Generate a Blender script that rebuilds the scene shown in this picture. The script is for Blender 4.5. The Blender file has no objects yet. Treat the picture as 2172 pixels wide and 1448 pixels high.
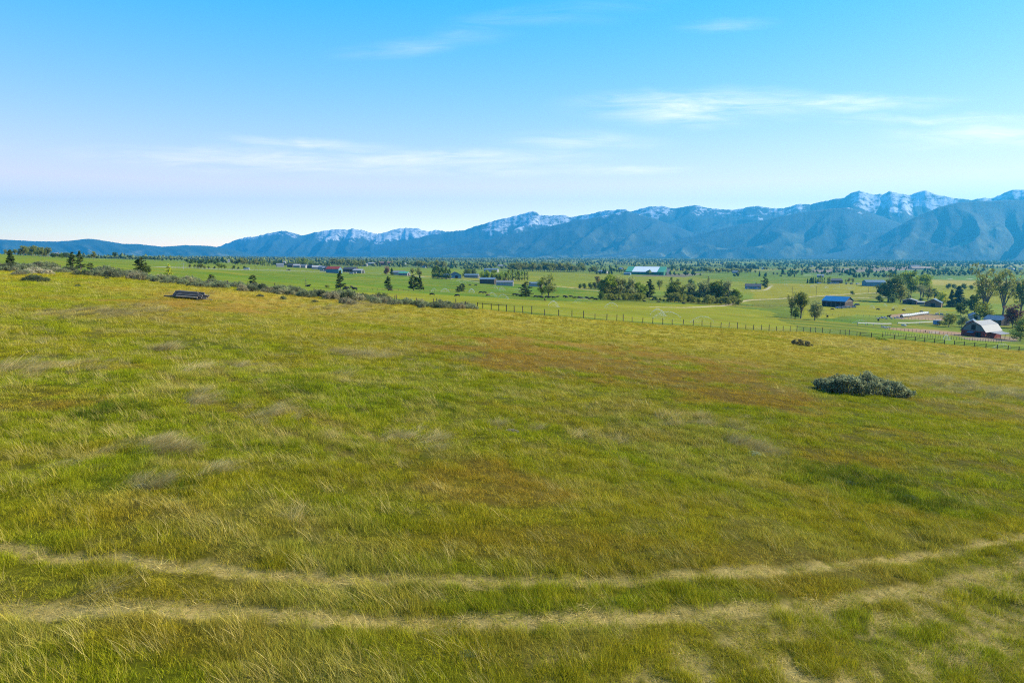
import bpy, bmesh, math, random
import numpy as np
from mathutils import Vector, Matrix, Euler

# ------------------------------------------------------------------ camera, sky, sun, exposure
scene = bpy.context.scene
C = scene.collection
R = math.radians
EYE = 8.5                    # drone height above the grass straight below it
PITCH = R(7.475)
FOC = 1448.0                 # focal length in photo pixels (24 mm on 36 mm)

cam_d = bpy.data.cameras.new('camera')
cam_d.lens = 24.0
cam_d.sensor_width = 36.0
cam_d.clip_start = 0.1
cam_d.clip_end = 60000.0
cam = bpy.data.objects.new('camera', cam_d)
C.objects.link(cam)
cam.location = (0, 0, EYE)
cam.rotation_euler = (math.pi / 2 - PITCH, 0, 0)
scene.camera = cam

SUN_AZ, SUN_EL = R(78.0), R(33.0)      # to the right of the view, a little ahead of it
sun_dir = Vector((math.sin(SUN_AZ) * math.cos(SUN_EL), math.cos(SUN_AZ) * math.cos(SUN_EL), math.sin(SUN_EL)))
sun_d = bpy.data.lights.new('sun', 'SUN')
sun_d.energy = 5.0
sun_d.angle = R(0.5)
sun_d.color = (1.0, 0.91, 0.74)
sun = bpy.data.objects.new('sun', sun_d)
C.objects.link(sun)
sun.rotation_euler = (-sun_dir).to_track_quat('-Z', 'Y').to_euler()

world = bpy.data.worlds.new('World')
scene.world = world
world.use_nodes = True
world.cycles.sampling_method = 'MANUAL'
world.cycles.sample_map_resolution = 256
SKY_STRENGTH = 0.115
CLOUDS = [  # direction x/y, z/y of the wisps, half widths, tilt, strength
    (-0.36, 0.128, 0.24, 0.017, -0.03, 1.0), (-0.28, 0.152, 0.12, 0.008, -0.05, 0.8), (-0.10, 0.132, 0.22, 0.013, 0.01, 1.0), (-0.20, 0.118, 0.20, 0.010, -0.02, 0.7),
    (0.02, 0.116, 0.20, 0.010, 0.0, 0.6), (0.16, 0.115, 0.09, 0.008, 0.03, 0.9), (0.10, 0.155, 0.11, 0.014, -0.02, 0.55),
    (0.28, 0.203, 0.17, 0.022, 0.0, 1.0), (0.46, 0.206, 0.15, 0.012, 0.03, 0.8), (0.02, 0.322, 0.11, 0.014, 0.15, 0.15),
    (0.12, 0.338, 0.11, 0.020, 0.10, 0.10), (0.30, 0.313, 0.06, 0.008, 0.06, 0.30), (-0.13, 0.285, 0.11, 0.012, 0.10, 0.25),
    (0.70, 0.163, 0.15, 0.020, 0.02, 1.0), (0.62, 0.185, 0.18, 0.008, 0.0, 0.6), (0.72, 0.105, 0.17, 0.012, 0.04, 0.7), (1.05, 0.17, 0.25, 0.02, 0.03, 0.9), (-0.95, 0.15, 0.2, 0.012, 0.0, 0.5)]
def build_world():
    nt = world.node_tree
    nt.nodes.clear()
    N, L = nt.nodes.new, nt.links.new
    out, bg, sky = N('ShaderNodeOutputWorld'), N('ShaderNodeBackground'), N('ShaderNodeTexSky')
    sky.sky_type = 'NISHITA'
    sky.sun_disc = False
    sky.sun_elevation = SUN_EL
    sky.sun_rotation = SUN_AZ
    sky.altitude = 1200
    sky.air_density = 1.0
    sky.dust_density = 0.2
    sky.ozone_density = 3.0
    tc, sep = N('ShaderNodeTexCoord'), N('ShaderNodeSeparateXYZ')
    L(tc.outputs['Generated'], sep.inputs[0])
    def m(op, a, b=None, clamp=False):
        n = N('ShaderNodeMath'); n.operation = op; n.use_clamp = clamp
        for i, v in enumerate((a, b)):
            if v is None: continue
            if isinstance(v, (int, float)): n.inputs[i].default_value = v
            else: L(v, n.inputs[i])
        return n.outputs[0]
    # the picture's colour grade of the sky: the same curve for every direction
    rgb = N('ShaderNodeSeparateColor'); L(sky.outputs[0], rgb.inputs[0])
    grade = N('ShaderNodeCombineColor')
    bb = m('MULTIPLY', m('POWER', rgb.outputs[2], 0.25), 3.8)
    q = m('DIVIDE', rgb.outputs[0], rgb.outputs[2]); k = m('DIVIDE', rgb.outputs[1], rgb.outputs[2])
    fr = m('MINIMUM', m('MULTIPLY', m('MAXIMUM', m('SUBTRACT', q, 0.300), 0.012), 5.2), m('ADD', m('MULTIPLY', q, 1.9), 0.16))
    fg = m('MINIMUM', m('MULTIPLY', m('MAXIMUM', m('SUBTRACT', k, 0.368), 0.15), 2.38), 1.85)
    L(m('MULTIPLY', bb, fr), grade.inputs[0]); L(m('MULTIPLY', bb, fg), grade.inputs[1]); L(bb, grade.inputs[2])
    yy = m('MAXIMUM', sep.outputs[1], 0.05)
    a, s = m('DIVIDE', sep.outputs[0], yy), m('DIVIDE', sep.outputs[2], yy)
    cv = N('ShaderNodeCombineXYZ'); L(a, cv.inputs[0]); L(s, cv.inputs[1])
    def noise(sx, sy, detail, dist, rough=0.6):
        mp = N('ShaderNodeMapping'); mp.inputs['Scale'].default_value = (sx, sy, 1); mp.inputs['Rotation'].default_value = (0, 0, -0.03)
        L(cv.outputs[0], mp.inputs[0])
        t = N('ShaderNodeTexNoise'); t.inputs['Scale'].default_value = 1; t.inputs['Detail'].default_value = detail
        t.inputs['Distortion'].default_value = dist; t.inputs['Roughness'].default_value = rough
        L(mp.outputs[0], t.inputs['Vector']); return t.outputs[0]
    wob = m('MULTIPLY', m('SUBTRACT', noise(6, 18, 3, 0.3), 0.5), 0.030)
    sw = m('ADD', s, wob)
    acc = None
    pv = N('ShaderNodeCombineXYZ'); L(a, pv.inputs[0]); L(sw, pv.inputs[1])
    for ca, cs, ra, rs, tilt, st in CLOUDS:
        mp = N('ShaderNodeMapping'); mp.vector_type = 'TEXTURE'      # centre, tilt and half widths of one wisp
        mp.inputs['Location'].default_value = (ca, cs, 0); mp.inputs['Rotation'].default_value = (0, 0, tilt); mp.inputs['Scale'].default_value = (ra * 1.5, rs * 1.5, 1)
        L(pv.outputs[0], mp.inputs[0])
        ln = N('ShaderNodeVectorMath'); ln.operation = 'LENGTH'; L(mp.outputs[0], ln.inputs[0])
        mr = N('ShaderNodeMapRange'); mr.interpolation_type = 'SMOOTHSTEP'
        L(ln.outputs['Value'], mr.inputs['Value']); mr.inputs['From Min'].default_value = 1.0; mr.inputs['From Max'].default_value = 0.0; mr.inputs['To Min'].default_value = 0.0; mr.inputs['To Max'].default_value = st
        acc = mr.outputs[0] if acc is None else m('MAXIMUM', acc, mr.outputs[0])
    wisps = m('MULTIPLY', m('SUBTRACT', noise(9, 75, 6, 0.6, 0.62), 0.30), 2.6, True)
    fac = m('MULTIPLY', m('MULTIPLY', acc, wisps), 0.52, True)
    mix = N('ShaderNodeMix'); mix.data_type = 'RGBA'
    L(fac, mix.inputs['Factor']); L(grade.outputs[0], mix.inputs['A'])
    mix.inputs['B'].default_value = (9.5, 8.0, 7.6, 1)
    L(mix.outputs['Result'], bg.inputs['Color'])
    bg.inputs['Strength'].default_value = SKY_STRENGTH
    L(bg.outputs[0], out.inputs['Surface'])
build_world()

vs = scene.view_settings
vs.view_transform = 'Standard'
vs.look = 'None'
vs.exposure = 1.04
vs.gamma = 1.0
vs.use_curve_mapping = False
scene.cycles.max_bounces = 6
scene.cycles.diffuse_bounces = 1
scene.cycles.transmission_bounces = 3
scene.cycles.transparent_max_bounces = 8
scene.cycles.volume_bounces = 0
scene.cycles.use_denoising = False
scene.cycles.filter_width = 1.15
scene.cycles.use_adaptive_sampling = False

# ------------------------------------------------------------------ number helpers
def _hash(ix, iy, seed):
    h = (ix.astype(np.int64) * 374761393 + iy.astype(np.int64) * 668265263 + seed * 1274126177) & 0xFFFFFFFF
    h = ((h ^ (h >> 13)) * 1274126177) & 0xFFFFFFFF
    h = ((h ^ (h >> 16)) * 2246822519) & 0xFFFFFFFF
    return ((h ^ (h >> 15)) & 0xFFFFFF) / float(0xFFFFFF)
def vnoise(x, y, seed=0):
    x = np.asarray(x, float); y = np.asarray(y, float)
    ix, iy = np.floor(x), np.floor(y)
    fx, fy = x - ix, y - iy
    fx = fx * fx * fx * (fx * (fx * 6 - 15) + 10); fy = fy * fy * fy * (fy * (fy * 6 - 15) + 10)
    a, b = _hash(ix, iy, seed), _hash(ix + 1, iy, seed)
    c, d = _hash(ix, iy + 1, seed), _hash(ix + 1, iy + 1, seed)
    return (a * (1 - fx) + b * fx) * (1 - fy) + (c * (1 - fx) + d * fx) * fy      # 0..1
def fbm(x, y, seed=0, octaves=4, gain=0.5):
    s, amp, tot, f = 0.0, 1.0, 0.0, 1.0
    for o in range(octaves):
        ang = 0.6 * o
        xx, yy = x * math.cos(ang) - y * math.sin(ang), x * math.sin(ang) + y * math.cos(ang)
        s = s + amp * vnoise(xx * f + 17.3 * o, yy * f - 9.1 * o, seed + o * 7); tot += amp
        amp *= gain; f *= 2.03
    return s / tot
def ridged(x, y, seed=0, octaves=4, gain=0.5):
    s, amp, tot, f = 0.0, 1.0, 0.0, 1.0
    for o in range(octaves):
        n = 1 - np.abs(2 * vnoise(x * f + 5.2 * o, y * f + 3.3 * o, seed + o * 11) - 1)
        s = s + amp * n * n; tot += amp; amp *= gain; f *= 2.1
    return s / tot
def sstep(a, b, x):
    t = np.clip((np.asarray(x, float) - a) / (b - a), 0, 1)
    return t * t * (3 - 2 * t)
def slope_of_row(v):                       # metres of drop per metre of depth along photo row v
    return math.tan(PITCH + math.atan((v - 724.0) / FOC))

# ------------------------------------------------------------------ terrain
# surveyed profiles: for a column of view, (depth m, photo row of the ground there)
PROFILES = {
    -500: [(150, 548), (400, 531), (700, 525), (1000, 523), (1300, 526), (2500, 536), (9000, 541)],
    0:    [(152, 567), (260, 556), (450, 545), (700, 538.5), (900, 536), (1050, 537), (1500, 541), (2500, 543), (6000, 543), (9000, 542)],
    100:  [(147, 575), (240, 563), (450, 552), (700, 545), (850, 543), (1000, 543.2), (2500, 544.2), (6000, 543.5), (9000, 542.5)],
    200:  [(142, 582), (230, 570), (400, 558), (650, 549.5), (900, 548), (2500, 546), (6000, 544), (9000, 543)],
    400:  [(130, 601), (180, 593), (300, 583), (500, 571), (800, 561), (1300, 554), (3000, 547.5), (6000, 545), (9000, 544)],
    700:  [(132, 630), (180, 622), (300, 612.5), (420, 603), (600, 590), (850, 579), (1500, 565), (3000, 553.5), (6000, 547), (9000, 545)],
    1000: [(130, 658), (180, 648), (300, 635), (420, 625), (600, 609), (900, 588), (1600, 569), (3500, 554.5), (6000, 548.5), (9000, 546)],
    1400: [(146, 687), (200, 676), (300, 661), (450, 640), (650, 619), (900, 602), (1500, 580.5), (3000, 561), (6000, 550), (9000, 547)],
    1775: [(180, 710), (240, 696), (330, 679), (420, 664), (500, 652), (700, 628), (1000, 603), (1800, 576), (3200, 560), (6000, 551), (9000, 549)],
    2090: [(188, 738), (240, 728), (330, 713), (420, 688), (600, 653), (850, 622), (1300, 593), (1900, 575), (3500, 560), (6000, 553), (9000, 550)],
    2600: [(190, 775), (240, 755), (330, 735), (420, 703), (600, 662), (850, 628), (1300, 597), (1900, 577), (3500, 562), (6000, 554), (9000, 551)],
}
NA, NY = 160, 360
A_LO, A_HI = -1.15, 1.15
Y_LO, Y_HI = math.log(3.0), math.log(20000.0)
def _terrain_table():
    cols = sorted(PROFILES)
    ys = np.exp(np.linspace(Y_LO, Y_HI, NY))
    tab = []
    for u in cols:
        pr = PROFILES[u]
        yF, dF = pr[0][0], pr[0][0] * slope_of_row(pr[0][1])
        py, pd = [], []
        for y in (3, 6, 10, 16, 25, 40, 60, 80, 100, 120):
            if y < yF * 0.93:
                py.append(y); pd.append(EYE + (dF - EYE) * y / yF)
        for y, v in pr:
            py.append(y); pd.append(y * slope_of_row(v))
        dl = pd[-1]
        for y in (12000, 20000):
            py.append(y); pd.append(max(dl, 88.0))
        tab.append(np.interp(np.log(ys), np.log(py), pd))
    tab = np.array(tab)
    aa = np.linspace(A_LO, A_HI, NA)
    ca = (np.array(cols) - 1086.0) / FOC
    full = np.empty((NA, NY))
    for j in range(NY):
        full[:, j] = np.interp(aa, ca, tab[:, j])
    def smooth(arr, sig, axis):
        k = int(sig * 3) + 1
        w = np.exp(-0.5 * (np.arange(-k, k + 1) / sig) ** 2); w /= w.sum()
        pad = [(0, 0), (0, 0)]; pad[axis] = (k, k)
        p = np.pad(arr, pad, mode='edge')
        return np.apply_along_axis(lambda q: np.convolve(q, w, mode='valid'), axis, p)
    full = smooth(full, 6.0, 0)
    full = smooth(full, 4.0, 1)
    return full
TER = _terrain_table()

def terrain_base(x, y):
    x = np.asarray(x, float); y = np.asarray(y, float)
    r = np.hypot(x, y)
    th = np.clip(np.arctan2(x, y), -R(48), R(48))
    back = np.clip((np.abs(np.arctan2(x, y)) - R(60)) / R(120), 0, 1)
    d = np.maximum(r * np.cos(th), 3.001)
    a = np.tan(th) * (1 - back)
    fi = np.clip((a - A_LO) / (A_HI - A_LO) * (NA - 1), 0, NA - 1.001)
    fj = np.clip((np.log(d) - Y_LO) / (Y_HI - Y_LO) * (NY - 1), 0, NY - 1.001)
    i, j = fi.astype(int), fj.astype(int)
    p, q = fi - i, fj - j
    dr = (TER[i, j] * (1 - p) + TER[i + 1, j] * p) * (1 - q) + (TER[i, j + 1] * (1 - p) + TER[i + 1, j + 1] * p) * q
    w = np.clip(r / 6.0, 0, 1)
    dr = EYE * (1 - w) + dr * w
    return EYE - dr

# wheel ruts of the farm track, photo pixel trace -> ground points (flat estimate first, refined below)
def ray_dir(u, v):
    cx, cy = (u - 1086.0) / FOC, (724.0 - v) / FOC
    return np.array([cx, math.cos(PITCH) + cy * math.sin(PITCH), -math.sin(PITCH) + cy * math.cos(PITCH)])
def ground_at(u, v):                       # where the sight line of the survey photo meets the ground
    d = ray_dir(u, v)
    ts = np.exp(np.linspace(math.log(6.0), math.log(30000.0), 900))
    P = d[None, :] * ts[:, None]
    g = terrain_base(P[:, 0], P[:, 1])
    below = (EYE + P[:, 2]) < g
    k = int(np.argmax(below)) if below.any() else len(ts) - 1
    lo, hi = ts[max(k - 1, 0)], ts[k]
    for _ in range(30):
        mid = 0.5 * (lo + hi)
        q = d * mid
        if EYE + q[2] < terrain_base(q[0], q[1]): hi = mid
        else: lo = mid
    q = d * hi
    return float(q[0]), float(q[1])
def dense_line(pts, step=0.25):
    P = np.array([ground_at(u, v) for u, v in pts])
    t = np.concatenate([[0], np.cumsum(np.hypot(*np.diff(P, axis=0).T))])
    tt = np.arange(0, t[-1], step)
    # smooth cubic through the traced points
    m = np.gradient(P, t, axis=0)
    k = np.clip(np.searchsorted(t, tt, side='right') - 1, 0, len(t) - 2)
    h = (t[k + 1] - t[k])[:, None]; s = ((tt - t[k])[:, None]) / h
    return ((2 * s**3 - 3 * s**2 + 1) * P[k] + (s**3 - 2 * s**2 + s) * h * m[k] + (-2 * s**3 + 3 * s**2) * P[k + 1] + (s**3 - s**2) * h * m[k + 1])
RUTS = [
    (dense_line([(-260, 1150), (0, 1168), (300, 1187), (600, 1214), (1000, 1231), (1400, 1229), (1700, 1209), (1900, 1184), (2172, 1146), (2420, 1100)]), 0.31),
    (dense_line([(-260, 1275), (0, 1285), (300, 1290), (600, 1300), (1000, 1312), (1400, 1310), (1700, 1290), (1900, 1258), (2172, 1200), (2420, 1135)]), 0.36),
]
FAINT_RUT = dense_line([(1300, 1500), (1560, 1440), (1780, 1400), (1960, 1350), (2172, 1275), (2420, 1180)])
OLD_RUTS = [(dense_line([(330, 735), (430, 775), (540, 830), (640, 880), (760, 925), (880, 965)], 0.5), 0.45),
            (dense_line([(240, 752), (350, 795), (450, 850), (570, 905), (700, 960), (820, 1000)], 0.5), 0.40)]
def line_mask(x, y, line, half, soft=1.6):
    """1 on the line, falling to 0 at about soft * half to its side"""
    x = np.asarray(x, float); y = np.asarray(y, float)
    out = np.zeros(x.shape)
    lo, hi = line.min(0) - 2, line.max(0) + 2
    idx = np.where((x > lo[0]) & (x < hi[0]) & (y > lo[1]) & (y < hi[1]))[0]
    if len(idx) == 0: return out
    Q = np.stack([x[idx], y[idx]], 1)
    best = np.full(len(idx), 1e9)
    for k in range(0, len(line), 400):
        seg = line[k:k + 400]
        for c in range(0, len(Q), 20000):
            d = np.sqrt(((Q[c:c + 20000, None, :] - seg[None]) ** 2).sum(-1)).min(1)
            best[c:c + 20000] = np.minimum(best[c:c + 20000], d)
    out[idx] = 1 - sstep(half * 0.55, half * soft, best)
    return out
def rut_mask(x, y):
    x = np.ravel(x); y = np.ravel(y)
    m = np.zeros(x.shape)
    wob = (fbm(x / 0.8, y / 0.8, 91, 2) - 0.5) * 0.25
    for line, half in RUTS:
        m = np.maximum(m, line_mask(x + wob, y + wob, line, half))
    patchy = sstep(.36, .56, fbm(x / .7, y / .7, 95, 3))
    return np.maximum(m * (.90 + .10 * sstep(.30, .55, fbm(x / .5, y / .5, 93, 3))), line_mask(x + wob * 2, y + wob * 2, FAINT_RUT, 1.5, 1.8) * .8 * patchy)
def old_rut_mask(x, y):
    m = np.zeros(np.ravel(x).shape)
    for line, half in OLD_RUTS:
        m = np.maximum(m, line_mask(np.ravel(x), np.ravel(y), line, half, 1.8))
    return m
def terrain(x, y):
    """ground height with the small bumps of the meadow"""
    x = np.asarray(x, float); y = np.asarray(y, float)
    z = terrain_base(x, y)
    r = np.hypot(x, y)
    near = 1 - sstep(120, 300, r)
    z = z + near * ((fbm(x / 7.0, y / 7.0, 3, 3) - 0.5) * 0.34 + (fbm(x / 1.7, y / 1.7, 5, 2) - 0.5) * 0.17)
    z = z + sstep(8, 40, r) * near * (fbm(x / 30.0, y / 30.0, 8, 2) - 0.5) * 1.1
    far = sstep(150, 400, r) * (1 - sstep(1500, 4000, r))
    z = z + far * (fbm(x / 90.0, y / 90.0, 12, 3) - 0.5) * 1.6
    return z
def tz(x, y):
    return float(terrain(np.array([x]), np.array([y]))[0])
def spot(u, v):
    x, y = ground_at(u, v)
    return Vector((x, y, tz(x, y)))
def px_size(p):                            # metres per photo pixel at that point
    return (p.y * math.cos(PITCH) - (p.z - EYE) * math.sin(PITCH)) / FOC

# ------------------------------------------------------------------ object helpers
def tag(o, label=None, cat=None, group=None, kind=None):
    if label: o['label'] = label
    if cat: o['category'] = cat
    if group: o['group'] = group
    if kind: o['kind'] = kind
    return o
def mesh_np(name, verts, faces, mat=None, smooth=False, attrs=None):
    """verts (n,3), faces (m,3) or (m,4) arrays -> mesh datablock"""
    me = bpy.data.meshes.new(name)
    verts = np.asarray(verts, np.float32); faces = np.asarray(faces, np.int32)
    n, k = faces.shape
    me.vertices.add(len(verts)); me.vertices.foreach_set('co', verts.ravel())
    me.loops.add(n * k); me.loops.foreach_set('vertex_index', faces.ravel())
    me.polygons.add(n)
    me.polygons.foreach_set('loop_start', np.arange(0, n * k, k, dtype=np.int32))
    me.polygons.foreach_set('loop_total', np.full(n, k, np.int32))
    me.polygons.foreach_set('use_smooth', np.full(n, smooth, bool))
    me.update(calc_edges=True)
    for an, (typ, dom, arr) in (attrs or {}).items():
        at = me.attributes.new(an, typ, dom)
        at.data.foreach_set({'FLOAT': 'value', 'FLOAT_COLOR': 'color', 'FLOAT_VECTOR': 'vector', 'INT': 'value'}[typ], np.ascontiguousarray(arr).ravel())
    me.validate()
    if mat: me.materials.append(mat)
    return me
def add(name, me, parent=None, loc=None, rz=None):
    o = bpy.data.objects.new(name, me)
    C.objects.link(o)
    if parent: o.parent = parent
    if loc is not None: o.location = loc
    if rz is not None: o.rotation_euler = (0, 0, rz)
    return o
def empty(name, loc=(0, 0, 0), rz=0.0):
    o = bpy.data.objects.new(name, None)
    o.empty_display_size = 0.3
    C.objects.link(o)
    o.location = loc; o.rotation_euler = (0, 0, rz)
    return o
def rgba(c): return (c[0], c[1], c[2], 1.0)

# ------------------------------------------------------------------ materials
class NT:
    def __init__(s, name):
        s.m = bpy.data.materials.new(name); s.m.use_nodes = True
        s.t = s.m.node_tree; s.t.nodes.clear()
        s.out = s.n('ShaderNodeOutputMaterial')
    def n(s, typ, **kw):
        q = s.t.nodes.new(typ)
        for k, v in kw.items(): setattr(q, k, v)
        return q
    def l(s, a, b): s.t.links.new(a, b)
    def noise(s, scale, detail=3, vec=None, rough=0.55, dist=0.0):
        q = s.n('ShaderNodeTexNoise'); q.inputs['Scale'].default_value = scale; q.inputs['Detail'].default_value = detail
        q.inputs['Roughness'].default_value = rough; q.inputs['Distortion'].default_value = dist
        if vec is not None: s.l(vec, q.inputs['Vector'])
        return q.outputs[0]
    def ramp(s, fac, stops):
        q = s.n('ShaderNodeValToRGB'); e = q.color_ramp.elements
        while len(e) < len(stops): e.new(0.5)
        for el, (p, c) in zip(e, stops): el.position = p; el.color = rgba(c)
        s.l(fac, q.inputs[0]); return q.outputs[0]
    def mix(s, fac, a, b, blend='MIX'):
        q = s.n('ShaderNodeMix'); q.data_type = 'RGBA'; q.blend_type = blend
        for i, v in (('Factor', fac), ('A', a), ('B', b)):
            if isinstance(v, (int, float)): q.inputs[i].default_value = v
            elif isinstance(v, tuple): q.inputs[i].default_value = rgba(v)
            else: s.l(v, q.inputs[i])
        return q.outputs['Result']
    def math(s, op, a, b=None, clamp=False):
        q = s.n('ShaderNodeMath', operation=op, use_clamp=clamp)
        for i, v in enumerate((a, b)):
            if v is None: continue
            if isinstance(v, (int, float)): q.inputs[i].default_value = v
            else: s.l(v, q.inputs[i])
        return q.outputs[0]
    def attr(s, name, kind='GEOMETRY'):
        q = s.n('ShaderNodeAttribute', attribute_name=name); q.attribute_type = kind
        return q
    def coords(s, which='Object'): return s.n('ShaderNodeTexCoord').outputs[which]
    def mapped(s, vec, scale):
        q = s.n('ShaderNodeMapping'); q.inputs['Scale'].default_value = scale; s.l(vec, q.inputs[0]); return q.outputs[0]
    def principled(s, color, rough=0.8, spec=0.2, metal=0.0, normal=None):
        q = s.n('ShaderNodeBsdfPrincipled')
        if isinstance(color, tuple): q.inputs['Base Color'].default_value = rgba(color)
        else: s.l(color, q.inputs['Base Color'])
        q.inputs['Roughness'].default_value = rough; q.inputs['Specular IOR Level'].default_value = spec; q.inputs['Metallic'].default_value = metal
        if normal is not None: s.l(normal, q.inputs['Normal'])
        return q.outputs[0]
    def bump(s, h, strength=0.5, dist=0.1):
        q = s.n('ShaderNodeBump'); q.inputs['Strength'].default_value = strength; q.inputs['Distance'].default_value = dist
        s.l(h, q.inputs['Height']); return q.outputs[0]
    def leafy(s, color, trans=0.45, rough=0.6, tcol=None):
        d = s.n('ShaderNodeBsdfDiffuse'); t = s.n('ShaderNodeBsdfTranslucent'); mx = s.n('ShaderNodeMixShader')
        if isinstance(color, tuple):
            d.inputs['Color'].default_value = rgba(color); t.inputs['Color'].default_value = rgba(color)
        else:
            s.l(color, d.inputs['Color']); s.l(color if tcol is None else tcol, t.inputs['Color'])
        mx.inputs[0].default_value = trans
        s.l(d.outputs[0], mx.inputs[1]); s.l(t.outputs[0], mx.inputs[2])
        return mx.outputs[0]
    def done(s, shader): s.l(shader, s.out.inputs['Surface']); return s.m
def mat_plain(name, col, rough=0.8, spec=0.2, metal=0.0, var=0.25, scale=1.5, bump=0.0, stretch=None):
    k = NT(name)
    vec = k.coords('Object')
    if stretch: vec = k.mapped(vec, stretch)
    n = k.noise(scale, 4, vec)
    lo = tuple(c * (1 - var) for c in col); hi = tuple(min(1, c * (1 + var)) for c in col)
    colr = k.ramp(n, [(0.25, lo), (0.75, hi)])
    return k.done(k.principled(colr, rough, spec, metal, k.bump(n, bump, 0.05) if bump else None))
# ------------------------------------------------------------------ ground colours (what grows where)
STRAW, GREEN, LUSH, OLIVE = np.array([.42, .335, .10]), np.array([.230, .260, .010]), np.array([.205, .255, .010]), np.array([.330, .285, .018])
RUST, DULL, GOLD = np.array([.370, .200, .036]), np.array([.24, .19, .095]), np.array([.350, .270, .040])
PATCHES = [  # photo pixel centre, half sizes, what, strength : the patches one can tell apart in the meadow
    (1300, 775, 330, 45, 'rust', 1.0), (1010, 742, 120, 26, 'rust', .9), (1560, 840, 160, 40, 'rust', .8), (1980, 850, 130, 30, 'rust', .45), (60, 865, 190, 34, 'rust', .8), (450, 640, 280, 26, 'rust', .55),
    (980, 1010, 140, 40, 'rust', .6), (1900, 960, 260, 50, 'rust', .45), (330, 655, 300, 30, 'gold', .7), (1100, 690, 500, 26, 'gold', .8), (1900, 745, 420, 30, 'gold', .7),
    (720, 650, 180, 22, 'gold', .7), (1560, 760, 300, 30, 'gold', .6), (2050, 800, 220, 40, 'gold', .5), (1500, 905, 130, 26, 'lush', .9), (1750, 1010, 200, 40, 'lush', .9), (1940, 1060, 130, 40, 'lush', .9),
    (640, 835, 130, 34, 'lush', .9), (870, 860, 300, 50, 'lush', .6), (210, 870, 130, 30, 'lush', .6), (300, 1010, 160, 50, 'lush', .7), (1100, 880, 160, 40, 'lush', .5), (700, 1180, 900, 50, 'lush', .6),
    (900, 1265, 1000, 28, 'lush', .8), (100, 1230, 200, 40, 'lush', .8), (1700, 1370, 500, 50, 'lush', .5), (350, 946, 85, 20, 'straw', 1.0), (140, 995, 90, 28, 'straw', .7), (430, 1010, 130, 22, 'straw', .7), (200, 660, 130, 24, 'straw', .8),
    (760, 745, 110, 14, 'straw', .7), (740, 652, 80, 16, 'straw', .9), (90, 1278, 150, 22, 'straw', .9), (1480, 905, 60, 14, 'straw', .4), (1960, 755, 110, 20, 'straw', .6), (2080, 835, 120, 22, 'straw', .6),
    (1600, 955, 50, 12, 'straw', .5), (60, 780, 120, 26, 'straw', .6), (480, 790, 200, 30, 'straw', .3), (540, 1130, 330, 40, 'straw', .3), (820, 800, 120, 24, 'straw', .35), (2110, 880, 120, 18, 'straw', .3)]
def _patch_world():
    out = []
    for u, v, ru, rv, w, s in PATCHES:
        c = np.array(ground_at(u, v)); e = np.array(ground_at(u + ru, v)); t = np.array(ground_at(u, v - rv)); b = np.array(ground_at(u, v + rv))
        out.append((c[0], 0.5 * (t[1] + b[1]), abs(e[0] - c[0]), max(0.5 * abs(t[1] - b[1]), 0.6), w, s))
    return out
PW = _patch_world()
def patch(x, y, which):
    m = np.zeros(np.shape(x))
    wx = x + (fbm(x / 6, y / 6, 41, 3) - .5) * 8; wy = y + (fbm(x / 6, y / 6, 47, 3) - .5) * 8
    for cx, cy, rx, ry, w, s in PW:
        if w != which: continue
        q = ((wx - cx) / rx) ** 2 + ((wy - cy) / ry) ** 2
        m = np.maximum(m, s * (1 - sstep(0.45, 1.25, q)))
    return m
def mixc(c, d, m): return c + (d - c) * m[:, None]
def meadow_masks(x, y):
    r = np.hypot(x, y)
    big, mid, fine = fbm(x / 24, y / 24, 21, 3), fbm(x / 6, y / 5, 22, 3), fbm(x / 1.6, y / 1.6, 23, 3)
    dry = .12 + .7 * sstep(.42, .68, big * .55 + mid * .45 + .035 * sstep(20, 90, y) + .045 * sstep(10, 60, x) + .06 * sstep(60, 130, y))
    rust = np.clip(patch(x, y, 'rust') * sstep(.30, .62, mid * .6 + fine * .4) * 1.2 + .35 * sstep(.60, .74, fbm(x / 9, y / 5, 25, 3)), 0, 1)
    gold = np.clip(patch(x, y, 'gold'), 0, 1)
    lush = np.clip(patch(x, y, 'lush') * sstep(.25, .55, mid) + .5 * sstep(.60, .75, fbm(x / 5, y / 4, 26, 3)), 0, 1)
    straw = np.clip(patch(x, y, 'straw') * sstep(.30, .6, fine * .6 + mid * .4) * 1.3 + .45 * sstep(.58, .72, fbm(x / 4.0, y / 3.0, 27, 3)) * (1 - sstep(5, 60, x) * .6), 0, 1)
    return dry, rust, gold, lush, straw
def meadow_colour(x, y, masks=None):
    dry, rust, gold, lush, straw = masks or meadow_masks(x, y)
    c = GREEN[None, :] * np.ones((len(x), 1))
    c = mixc(c, OLIVE, dry); c = mixc(c, GOLD, gold * .75); c = mixc(c, LUSH, lush * .8); c = mixc(c, RUST, rust * .70); c = mixc(c, STRAW, straw * .6)
    return c

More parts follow.
